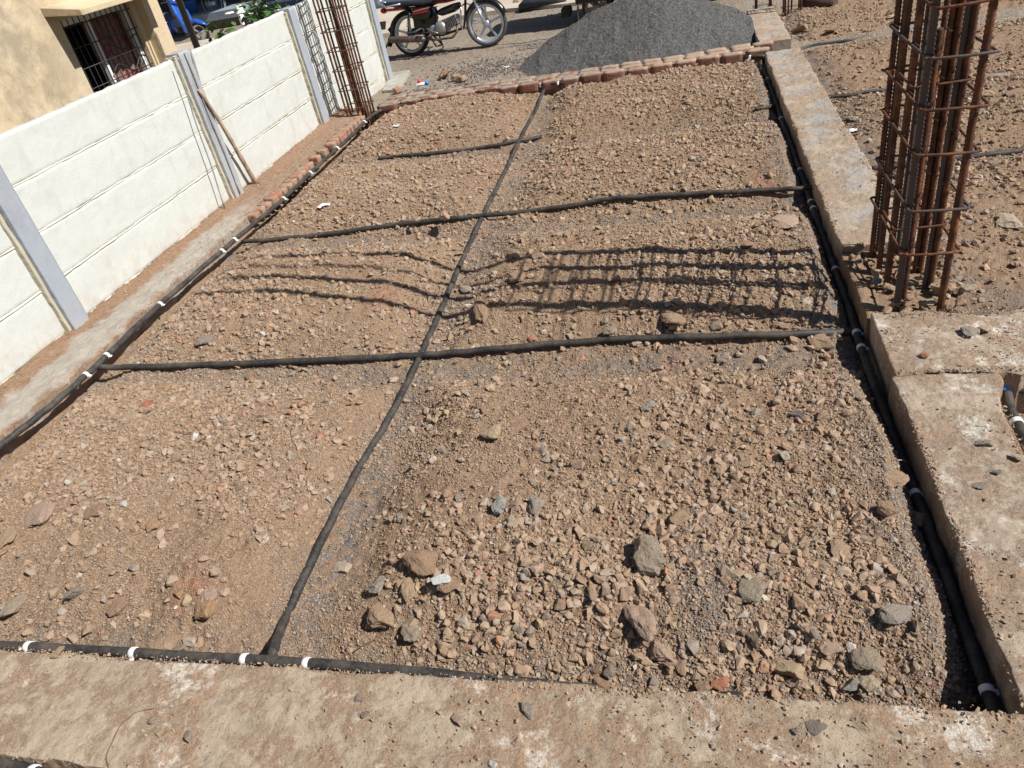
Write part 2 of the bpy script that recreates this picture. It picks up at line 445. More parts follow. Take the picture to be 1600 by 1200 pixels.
# street / yard sheet that reaches the horizon
def street_mat():
    t = NT('street_grit', .95, .15)
    c = t.ramp(t.noise(.7, 6, .6), [(.35, (.255, .195, .145)), (.55, (.295, .245, .195)), (.7, (.33, .295, .25))])
    vb = t.n('ShaderNodeRGBToBW'); t.l(t.voro(55, 'F1', 'Color'), vb.inputs[0])
    c = t.mix(.42, c, t.ramp(vb.outputs[0], [(.15, (.12, .095, .075)), (.5, (.28, .225, .175)), (.8, (.44, .39, .33))]))
    t.col(c); n = t.bump(t.noise(20, 6, .7), .02); t.bump(t.voro(70), .012, .8, n); return t.m
M['street'] = street_mat()
xs = np.concatenate([[-160, -80, -40, -24], np.linspace(-16, 6, 520), [12, 30, 80, 160]])
ys = np.concatenate([geo_steps(8.86, 20, .02, 1.004), [26, 40, 80, 200]])
X, Y = np.meshgrid(xs, ys); Z = height_s(X, Y); Z = np.where(Y > 25, -.1, Z)
tag(link('street', grid_mesh('street', X, Y, Z), M['street']), 'gritty brown street of packed dirt and gravel beyond the brick kerb', 'street', kind='structure')
gm = MB()
for x0, x1, y0, y1 in ((-160, -4.14, -100, 8.858), (5.62, 160, -100, 8.858)):
    gm.add([(x0, y0, -.13), (x1, y0, -.13), (x1, y1, -.13), (x0, y1, -.13)], [(0, 1, 2, 3)])
gm.add([(-4.14, -100, -.30), (5.62, -100, -.30), (5.62, 8.858, -.30), (-4.14, 8.858, -.30)], [(0, 1, 2, 3)])
tag(gm.build('ground', M['street']), 'plain dirt ground around and beneath the building plots', 'ground', kind='structure')

# ------------------------------------------------------------------ beams, kerb, ledge
def strip(name, A, B, w0, w1, mat, label, cat, axis='y', top=0.0, depth=.28, jag=.012, step=.012, bulge=.0, hump=0.012, parent=None, nacross=44, seed=0, topf=None):
    """a cast beam: A..B along its axis, w0..w1 across, rough top, ragged edges, real sides"""
    n = int((B - A) / step) + 1
    t = np.linspace(A, B, n)
    w0v = w0(t) if callable(w0) else np.full(n, float(w0)); w1v = w1(t) if callable(w1) else np.full(n, float(w1))
    w0v = w0v + jag * fbm(t, t * 0 + seed, 4, 5, seed, .6); w1v = w1v + jag * fbm(t, t * 0 + seed + 9, 4, 5, seed + 3, .6)
    w0v = w0v + jag * .45 * fbm(t, t * 0 + seed + 3, 23, 3, seed, .6); w1v = w1v + jag * .45 * fbm(t, t * 0 + seed + 5, 23, 3, seed + 1, .6)
    s = np.linspace(0, 1, nacross)
    prof = [(0, -depth), (0, -depth * .5), (0, -.05), (0, -.005)] + [(q, 0) for q in s] + [(1, -.005), (1, -.05), (1, -depth * .5), (1, -depth)]
    q = np.array([a for a, b in prof]); zz = np.array([b for a, b in prof])
    W = w0v[:, None] * (1 - q)[None, :] + w1v[:, None] * q[None, :]
    edge = np.exp(-((q) / .03) ** 2) + np.exp(-((1 - q) / .03) ** 2); 
    T = np.repeat(t[:, None], len(q), 1); Z = np.repeat(zz[None, :], n, 0) + top
    if axis == 'y': Xx, Yy = W, T
    else: Xx, Yy = T, W
    nz = hump * fbm(Xx, Yy, 2.3, 4, 5 + seed) + .005 * fbm(Xx, Yy, 22, 3, 15 + seed) + .0025 * fbm(Xx, Yy, 90, 2, 25)
    istop = (zz > -.01)[None, :]
    if topf is not None: nz = nz + topf(Xx, Yy)
    Z = Z + np.where(istop, nz - .0015 * edge[None, :], 0)
    side = ~istop
    bul = .006 * fbm(T * 1.0, Z * 1.0 + 4, 9, 4, seed + 8)
    sgn = np.where(q < .5, -1, 1)[None, :] * (np.abs(zz) > .02)[None, :]
    if axis == 'y': Xx = Xx + np.where(side, sgn * (bul + bulge), 0)
    else: Yy = Yy + np.where(side, sgn * (bul + bulge), 0)
    # end caps by folding the first and last rows down
    def cap(a, k):
        b = a[k:k + 1].copy(); return b
    X2 = np.concatenate([cap(Xx, 0), Xx, cap(Xx, -1) if False else Xx[-1:]]); Y2 = np.concatenate([Yy[:1], Yy, Yy[-1:]])
    Z2 = np.concatenate([np.full_like(Z[:1], top - depth), Z, np.full_like(Z[-1:], top - depth)])
    me = grid_mesh(name, X2, Y2, Z2)
    nq = X2.shape[1] - 1; sm_ = np.ones((X2.shape[0] - 1, nq), bool); sm_[:, :4] = False; sm_[:, -4:] = False; sm_[0] = False; sm_[-1] = False
    me.polygons.foreach_set('use_smooth', sm_.ravel())
    o = link(name, me, mat, parent)
    if parent is None: tag(o, label, cat)
    return o
strip('plinth_beam', -5.0, 3.2, .852, lambda t: 1.222 + .014 * np.clip((t + 1.2) / .8, 0, 1), M['beam'], 'wide dusty concrete beam with white lime patches across the foot of the picture', 'beam', 'x', jag=.016, seed=2, step=.008, hump=.01, nacross=60)
strip('plinth_beam', 1.246, 2.742, .79, lambda t: 1.125 + .02 * np.sin(t * 5) + .05 * np.exp(-((t - 2.7) / .08) ** 2), M['beam_platform'],
      'pale spattered concrete beam at the right edge running from the corner to the raised step', 'beam', 'y', jag=.012, seed=6, step=.008, nacross=56)
strip('plinth_beam', .80, 4.2, 2.745, lambda t: 3.23 + .02 * np.sin(t * 9), M['beam_platform'], 'raised cross beam covered in rubble dust in front of the tall rebar column', 'beam', 'x', top=.006, jag=.03, seed=9, step=.01, nacross=60, depth=.3)
strip('plinth_beam', 3.98, 8.62, .79, lambda t: 1.135 + .075 * np.exp(-(t - 3.9) / 1.0), M['beam_far'], 'long sandy concrete beam running away from the rebar column to the brick kerb', 'beam', 'y', jag=.016, seed=12, step=.012)
strip('plinth_beam', 9.06, 11.05, .775, lambda t: 1.10 + 0 * t, M['beam_far'], 'short beam section beyond the brick kerb beside the dark gravel heap', 'beam', 'y', jag=.012, seed=14, step=.02, depth=.3)
# low broken stretch of the beam that carries the column, buried in rubble
strip('plinth_beam', 3.24, 3.975, .79, lambda t: 1.22 + 0 * t, M['soil'], 'sunken broken beam stretch under the foot of the tall rebar column', 'beam', 'y', top=-.04, jag=.016, seed=15, step=.01, hump=.03, topf=lambda x, y: .022 * np.exp(-((x - .80) / .05) ** 2))

def rough_brick(mb, c, d, rz, seed):
    random.seed(seed)
    n = 3; vs = []; 
    bm = bmesh.new(); bmesh.ops.create_cube(bm, size=1)
    bmesh.ops.subdivide_edges(bm, edges=bm.edges[:], cuts=4, use_grid_fill=True)
    for v in bm.verts:
        p = v.co.copy(); e_ = sorted((abs(p.x), abs(p.y), abs(p.z)))[1] * 2; k = 1 - .05 * max(0, e_ - .7) / .3
        q = Vector((p.x * d[0] * k, p.y * d[1] * k, p.z * d[2] * k))
        q += noise.noise_vector(q * 30 + Vector((seed * 3.1, seed, 0))) * .007
        v.co = q
    bm.verts.index_update()
    Mx = Matrix.Rotation(rz, 3, 'Z') @ Matrix.Rotation(random.uniform(-.04, .04), 3, 'X')
    mb.add([Vector(c) + Mx @ v.co for v in bm.verts], [[v.index for v in f.verts] for f in bm.faces], True)
    bm.free()
def put_brick(name, root, c, d, rz, seed, mat):
    mb = MB(); rough_brick(mb, c, d, rz, seed); o = mb.build(name, mat, root)
    o.matrix_parent_inverse = Matrix.Translation(-Vector(root.location)); return o
# brick kerb across the far side: bricks laid side by side on a mortar bed
kerb = empty('brick_kerb', (-1.4, 8.8, -.1), 'single course of red bricks laid as a kerb across the far end of the plot', 'kerb')
put_brick('brick', kerb, (-3.50, 8.60, -.012), (.235, .115, .085), .05, 900, M['brick'])
i = 0
for row, (yc, dp) in enumerate(((8.745, .105), (8.865, .11), (8.99, .12))):
    x = -3.62 + .13 * (row == 1)
    while x < .80:
        wd = .225 + random.uniform(-.03, .015); y0 = yc + .02 * math.sin(x * 1.7) - .02 * (x < -1.3) + random.uniform(-.012, .012)
        if x + wd < .92: put_brick('brick', kerb, (x + wd / 2, y0, -.040 + random.uniform(-.008, .008)), (wd, dp, .105), random.uniform(-.05, .05), i + 1, M['brick'])
        x += wd + random.uniform(.012, .045); i += 1
bed = strip('mortar_bed', -3.62, .77, 8.715, 9.05, M['ledge'], '', '', 'x', top=-.004, jag=.03, seed=31, step=.012, parent=kerb, depth=.25, nacross=40, hump=.012)
bed.matrix_parent_inverse = Matrix.Translation((1.4, -8.8, .1))
# plastered ledge at the foot of the wall
def ledge_top(x, y):
    a = np.clip((x + 4.12) / .5, 0, 1)
    z = .035 * np.exp(-((x + 4.1) / .10) ** 2) + .012 * np.sin(a * 3.1)
    z = z + .03 * np.clip((y - 6.0) / 2, 0, 1) * (.4 + fbm(x, y, 3, 3, 81)) + .012 * fbm(x, y, 16, 3, 83) * (.3 + a)
    return z - .035 * np.clip((a - .72) / .28, 0, 1) ** 2
def ledge_mat():
    t = NT('crumbled_mortar', .95, .15)
    s = t.sep(); x, y = s[0], s[1]
    wob = t.math('MULTIPLY', t.math('SUBTRACT', t.noise(4, 6, .7, dist=.5), .5), .30)
    xx = t.math('ADD', x, wob)
    dirt1 = t.rng(xx, -3.93, -3.98)                # loose earth against the wall
    dirt2 = t.rng(xx, -3.74, -3.69)                # crumbled inner edge
    far = t.rng(t.math('ADD', y, t.math('MULTIPLY', wob, 6)), 5.2, 5.9)
    g = t.ramp(t.noise(7, 6, .65), [(.3, (.33, .285, .24)), (.7, (.43, .385, .33))])
    d = t.ramp(t.noise(40, 6, .7), [(.3, (.20, .125, .08)), (.55, (.30, .19, .125)), (.75, (.38, .27, .19))])
    c = t.mix(dirt1, g, d); c = t.mix(t.math('MULTIPLY', dirt2, .8), c, d); c = t.mix(t.math('MULTIPLY', far, .85), c, d)
    c = t.mix(t.rng(t.noise(90, 3, .7), .62, .72, 0, .6), c, (.15, .10, .07))
    t.col(c); n = t.bump(t.noise(22, 7, .7), .02, .9); t.bump(t.noise(160, 4, .7), .004, 1, n); return t.m
lg = empty('mortar_ledge', (-3.85, 5, -.1), 'rough grey mortar ledge strewn with dirt along the foot of the cream wall', 'ledge')
o = strip('ledge_body', 1.1, 8.62, -4.14, lambda t: -3.70 + .015 * np.sin(t * 2.3) - .05 * np.clip((t - 5.3) / .3, 0, 1), ledge_mat(), '', '', 'y', jag=.035, seed=22, step=.012, hump=.012, topf=ledge_top, parent=lg, depth=.22, nacross=50)
o.matrix_parent_inverse = Matrix.Translation((3.85, -5, .1))
y = 5.35; i = 0
while y < 8.2:
    r = random.random()
    if not (r < .25 and y < 5.6) and r > .05:
        put_brick('edge_brick', lg, (-3.705 + .012 * math.sin(y * 2.3) + random.uniform(-.01, .010), y, -.026 + random.uniform(-.006, .006) + .014 * min(1, max(0, (y - 6) / 2))), (.115, .088, .085), random.uniform(-.2, .2), 300 + i, M['worn_brick'])
    y += .098 + random.uniform(0, .02); i += 1

# ------------------------------------------------------------------ stones
def hull_rock(seed, npts=12, sub=0, amp=0):
    r = random.Random(seed)
    bm = bmesh.new()
    sx, sy, sz = r.uniform(.8, 1.15), r.uniform(.65, 1.0), r.uniform(.5, .8)
    for k in range(npts):
        v = Vector((r.gauss(0, 1), r.gauss(0, 1), r.gauss(0, 1))).normalized() * r.uniform(.82, 1.05)
        bm.verts.new((v.x * sx, v.y * sy, v.z * sz))
    h = bmesh.ops.convex_hull(bm, input=bm.verts[:])
    bmesh.ops.delete(bm, geom=list({g for g in list(h['geom_unused']) + list(h['geom_interior']) if isinstance(g, bmesh.types.BMVert)}), context='VERTS')
    if sub:
        bmesh.ops.bevel(bm, geom=bm.edges[:], offset=.07, segments=2, affect='EDGES', profile=.6)
        bmesh.ops.triangulate(bm, faces=bm.faces[:])
        bmesh.ops.subdivide_edges(bm, edges=[e for e in bm.edges if e.calc_length() > .22], cuts=sub, use_grid_fill=True)
        bmesh.ops.triangulate(bm, faces=bm.faces[:])
        for v in bm.verts:
            n = v.co.normalized(); p = v.co * 1.7 + Vector((seed * 1.7, 0, 0))
            v.co += n * (noise.fractal(p, .8, 2.1, 4) * amp + noise.noise(v.co * 9 + Vector((seed, 0, 0))) * amp * .28)
    bmesh.ops.recalc_face_normals(bm, faces=bm.faces[:])
    bmesh.ops.triangulate(bm, faces=bm.faces[:])
    bm.verts.index_update()
    V = np.array([v.co[:] for v in bm.verts], np.float32); F = np.array([[v.index for v in f.verts] for f in bm.faces], np.int32)
    bm.free(); return V, F
TPL = [hull_rock(100 + k, 9 + k % 3) for k in range(20)]
def crumble(V, F, seed):
    me = bpy.data.meshes.new('t'); me.from_pydata(V.tolist(), [], F.tolist()); bm = bmesh.new(); bm.from_mesh(me); bpy.data.meshes.remove(me)
    bmesh.ops.subdivide_edges(bm, edges=bm.edges[:], cuts=1, use_grid_fill=True); bmesh.ops.triangulate(bm, faces=bm.faces[:])
    for v in bm.verts:
        v.co += noise.noise_vector(v.co * 1.6 + Vector((seed * 2.3, 0, 0))) * .17 + noise.noise_vector(v.co * 4 + Vector((seed, 5, 0))) * .06
    bm.verts.index_update(); V = np.array([v.co[:] for v in bm.verts], np.float32); F = np.array([[v.index for v in f.verts] for f in bm.faces], np.int32); bm.free(); return V, F
TPL2 = [crumble(*hull_rock(200 + k, 11 + k % 4), k) for k in range(20)]
def tint_for(n, x, y, greyness, r):
    base = np.array([[.335, .245, .172], [.38, .29, .215], [.29, .20, .14], [.42, .33, .25], [.24, .16, .11], [.29, .275, .25], [.38, .36, .325], [.16, .15, .14], [.42, .19, .12], [.40, .29, .235], [.43, .33, .21], [.56, .54, .50]])
    p = np.array([.22, .22, .13, .12, .05, .065, .045, .02, .028, .045, .045, .012]); p /= p.sum()
    k = rng.choice(len(base), n, p=p)
    gk = rng.choice([5, 6, 7, 7], n)
    k = np.where(rng.random(n) < greyness, gk, k)
    c = base[k] * (1 + .18 * (rng.random((n, 1)) - .5)) * (1 + .05 * (rng.random((n, 3)) - .5))
    dust = .08 + (rng.random((n, 1)) * .55); return c * (1 - dust) + np.array([.375, .265, .178]) * dust
def scatter(name, x, y, z, r, tint, label, cat='gravel', mat=None, sink=.25, tpl=None):
    TPL_ = tpl or TPL; n = len(x); k = rng.integers(0, len(TPL_), n)
    q = rng.normal(size=(n, 4)); q /= np.linalg.norm(q, axis=1, keepdims=True)
    # mostly lying flat: tilt limited, heading free
    a = rng.random(n) * 2 * PI; tx = rng.normal(0, .45, n); ty = rng.normal(0, .45, n)
    ca, sa = np.cos(a), np.sin(a); cx, sx = np.cos(tx), np.sin(tx); cy, sy = np.cos(ty), np.sin(ty)
    Rz = np.zeros((n, 3, 3)); Rz[:, 0, 0] = ca; Rz[:, 0, 1] = -sa; Rz[:, 1, 0] = sa; Rz[:, 1, 1] = ca; Rz[:, 2, 2] = 1
    Rx = np.zeros((n, 3, 3)); Rx[:, 0, 0] = 1; Rx[:, 1, 1] = cx; Rx[:, 1, 2] = -sx; Rx[:, 2, 1] = sx; Rx[:, 2, 2] = cx
    Ry = np.zeros((n, 3, 3)); Ry[:, 1, 1] = 1; Ry[:, 0, 0] = cy; Ry[:, 0, 2] = sy; Ry[:, 2, 0] = -sy; Ry[:, 2, 2] = cy
    Rm = Rx @ Ry @ Rz
    VV = []; FF = []; CC = []; off = 0
    pos = np.stack([x, y, z + r * (.5 - sink)], 1)
    for t, (V, F) in enumerate(TPL_):
        s = np.where(k == t)[0]
        if not len(s): continue
        v = np.einsum('nij,vj->nvi', Rm[s], V) * r[s][:, None, None] + pos[s][:, None, :]
        f = F[None] + (np.arange(len(s)) * len(V))[:, None, None] + off
        VV.append(v.reshape(-1, 3)); FF.append(f.reshape(-1, 3)); CC.append(np.repeat(tint[s], len(V), 0)); off += len(s) * len(V)
    V = np.concatenate(VV).astype(np.float32); F = np.concatenate(FF).astype(np.int32); C = np.concatenate(CC)
    me = bpy.data.meshes.new(name)
    me.vertices.add(len(V)); me.vertices.foreach_set('co', V.ravel())
    me.loops.add(F.size); me.loops.foreach_set('vertex_index', F.ravel())
    me.polygons.add(len(F)); me.polygons.foreach_set('loop_start', np.arange(0, F.size, 3, dtype=np.int32))
    me.polygons.foreach_set('loop_total', np.full(len(F), 3, np.int32))
    me.update(calc_edges=True)
    me.polygons.foreach_set('use_smooth', np.zeros(len(F), bool))
    ca_ = me.attributes.new('tint', 'FLOAT_COLOR', 'POINT')
    ca_.data.foreach_set('color', np.concatenate([C, np.ones((len(C), 1))], 1).astype(np.float32).ravel())
    o = link(name, me, mat or M['chips'])
    return tag(o, label, cat, kind='stuff')
def pts(n, x0, x1, y0, y1, pw=2.0, dens=None):
    """points in a rectangle, denser towards the near side"""
    u = rng.random(n * 3); a, b = y0 ** (1 - pw + 1), y1 ** (1 - pw + 1)
    if abs(pw - 1) < 1e-6: y = y0 + (y1 - y0) * u
    else:
        e = 2 - pw
        y = (y0 * (y1 / y0) ** u) if abs(e) < 1e-6 else (y0 ** e + (y1 ** e - y0 ** e) * u) ** (1 / e)
    x = x0 + (x1 - x0) * rng.random(n * 3)
    if dens is not None:
        keep = rng.random(n * 3) < dens(x, y); x, y = x[keep], y[keep]
    return x[:n], y[:n]
def sizes(n, y, r0, r1, a=2.2):
    u = rng.random(n); k = 1 - a
    r = (r0 ** k + (r1 ** k - r0 ** k) * u) ** (1 / k)
    return r
dA = lambda x, y: np.clip(.42 + 1.2 * (fbm(x, y, 1.6, 4, 91) + .1) + .4 * fbm(x, y, 7, 2, 93), .14, 1)
dM = lambda x, y: np.clip(.28 + .35 * ((x > -1.3) & (y > 3.2)) + 2.3 * (fbm(x, y, 1.3, 4, 95) + .02) + .7 * fbm(x, y, 6, 2, 94), .02, 1)
x, y = pts(240000, -3.66, .77, 1.235, 8.72, 2.2, dA)
g = grey_a(x, y)
r = sizes(len(x), y, .0024, .0085, 2.3) * (1 + .10 * (y - 1.2))
scatter('gravel', x, y, height_a(x, y), r, tint_for(len(x), x, y, g * .55, r), 'fine brown and grey grit scattered all over the dirt of the plot')
x, y = pts(50000, -3.62, .74, 1.25, 8.68, 1.8, dM)
g = grey_a(x, y); r = sizes(len(x), y, .0062, .031, 2.7) * (1 + .04 * (y - 1.2)) * np.where(g > .6, .6, 1)
scatter('gravel', x, y, height_a(x, y), r, tint_for(len(x), x, y, g * .25, r), 'middling brown stone chips gathered in patches over the dirt of the plot', tpl=TPL2, sink=.36)
x, y = pts(1500, -3.6, .72, 1.26, 8.65, 1.6, lambda x, y: np.clip(.15 + 1.6 * (fbm(x, y, 1.3, 3, 97) + .1), .03, 1))
r = sizes(len(x), y, .016, .038, 2.6)
scatter('gravel', x, y, height_a(x, y), r, tint_for(len(x), x, y, .05, r), 'larger loose brown stone lumps strewn over the dirt of the plot', tpl=TPL2)
x, y = pts(46000, 1.14, 5.4, 3.22, 10.8, 1.8, dA)
r = sizes(len(x), y, .005, .034, 2.5)
scatter('gravel', x, y, height_b(x, y), r, tint_for(len(x), x, y, .06, r), 'brown stone chips covering the dirt of the plot on the right', tpl=TPL2)
x, y = pts(9000, -13, 2.0, 9.0, 15.5, 1.0, lambda x, y: np.clip(.15 + .9 * np.exp(-(((x + 2.6) / .8) ** 2 + ((y - 10.2) / .7) ** 2)) + .25 * fbm(x, y, .8, 3, 99), .02, 1))
r = sizes(len(x), y, .008, .03, 2.5)
scatter('gravel', x, y, height_s(x, y), r, tint_for(len(x), x, y, .45, r), 'grey stone chips scattered on the street beyond the kerb')
x, y = pts(2600, 1.15, 3.2, .2, 2.74, 1.0); r = sizes(len(x), y, .005, .02, 2.4)
scatter('gravel', x, y, height_c(x, y), r, tint_for(len(x), x, y, .1, r), 'brown chips in the small pit at the right edge')
# crumbs lying on the beams, platform and ledge
x1, y1 = pts(1700, -2.7, .78, .86, 1.235, 1.0, lambda x, y: np.clip(.15 + .7 * (fbm(x, y, 3, 3, 105) + .2) + .25 * (x + 2.7) / 3, .03, 1))
x2, y2 = pts(900, .80, 1.12, .86, 2.73, 1.0, lambda x, y: np.clip(.2 + .6 * (fbm(x, y, 4, 3, 107)), .04, 1))
x3, y3 = pts(1700, .81, 2.6, 2.76, 3.22, 1.0, lambda x, y: np.clip(.3 + .6 * (fbm(x, y, 4, 3, 108)), .04, 1))
x5, y5 = pts(500, .80, 1.12, 4.0, 8.6, 1.0); 
x4, y4 = pts(3600, -4.1, -3.68, 1.9, 8.5, 1.2, lambda x, y: np.clip(.10 + np.exp(-((x + 4.07) / .05) ** 2) + 1.0 * np.exp(-((x + 3.7) / .05) ** 2) + .8 * (y > 6), 0, 1))
X_ = np.concatenate([x1, x2, x3, x5, x4]); Y_ = np.concatenate([y1, y2, y3, y5, y4])
Z_ = np.concatenate([0 * x1 + .001, 0 * x2 + .001, 0 * x3 + .016, 0 * x5 + .001, ledge_top(x4, y4) + .001])
def edge_pts(n, ax, c, a, b, w):
    t = a + (b - a) * rng.random(n); q = c + rng.normal(0, w, n); return (t, q) if ax == 'x' else (q, t)
ex = [edge_pts(1500, 'x', 1.225, -2.6, .78, .010), edge_pts(900, 'y', .803, 1.25, 2.73, .008), edge_pts(700, 'y', 1.115, 1.25, 2.7, .012), edge_pts(1300, 'y', .80, 4.0, 8.6, .009), edge_pts(1500, 'y', 1.13, 4.3, 8.6, .02), edge_pts(500, 'x', 2.755, .82, 2.0, .012), edge_pts(900, 'x', 3.22, .9, 2.6, .02), edge_pts(600, 'x', .865, -2.6, 0.5, .01)]
for a_, b_ in ex:
    X_ = np.concatenate([X_, a_]); Y_ = np.concatenate([Y_, b_]); Z_ = np.concatenate([Z_, np.where((b_ > 2.745) & (b_ < 3.24), .014, -.003)])
r = sizes(len(X_), Y_, .0022, .010, 2.9)
scatter('gravel', X_, Y_, Z_, r, np.maximum(tint_for(len(X_), X_, Y_, .0, r) * 1.15, .24 * np.array([1.2, .9, .68])), 'crumbs and grit lying on the tops of the beams and the ledge', sink=.1)

ROCKV = [hull_rock(500 + k, 13 + k % 5, 3, .13) for k in range(14)]
ROCKM = []
for k, (V, F) in enumerate(ROCKV):
    me = bpy.data.meshes.new('stone'); me.from_pydata(V.tolist(), [], F.tolist()); me.update(); ROCKM.append(me)
def hz(x, y):
    xa, ya = np.array([x]), np.array([y])
    if y < 1.245: return 0.0
    if x > .79:
        if x < 1.13 and (y < 2.74): return 0.0
        if y < 2.745: return float(height_c(xa, ya)[0])
        if y < 3.23: return .014
        if x < 1.22 and y < 3.98: return -.04
        if x < 1.15 and y < 8.62: return 0.0
        return float(height_b(xa, ya)[0])
    if y > 8.9: return float(height_s(xa, ya)[0])
    if x < -3.68: return float(ledge_top(xa, ya)[0])
    return float(height_a(xa, ya)[0])
def on_ground(u, v):
    z = -.03
    for _ in range(12):
        p = P(u, v, z); z = hz(p[0], p[1])
    return P(u, v, z)
def stone(u, v, wpx, hpx, colr, label, rz=None, var=0, flat=.62, lift=.25, up=False, name='stone', cat='stone', group=None):
    """a stone wpx by hpx photo pixels across whose middle is seen at pixel (u, v)"""
    x, y, z = on_ground(u, v)
    dist = math.sqrt(x * x + y * y + (CAM_H - z) ** 2); m = dist / FPX
    rx = wpx * m / 2; sinp = (CAM_H - z) / dist
    hz_ = min(rx, hpx * m / 2) * flat * 1.1
    ry = max(hz_ * .7, (hpx * m / 2 - hz_ * .45 * (1 - sinp)) / max(.45, sinp))
    if up: hz_, ry = hpx * m / 2 * 1.1, rx * .9
    me = ROCKM[(var * 5 + int(u)) % len(ROCKM)].copy()
    o = link(name, me, M['rock_' + colr])
    o.location = (x, y, z + hz_ * .55); o.rotation_euler = (random.uniform(-.15, .15), random.uniform(-.15, .15), R_(12) + (rz or 0))
    o.scale = (rx * 1.22, ry * 1.45, hz_ * 1.45)
    return tag(o, label, cat, group)
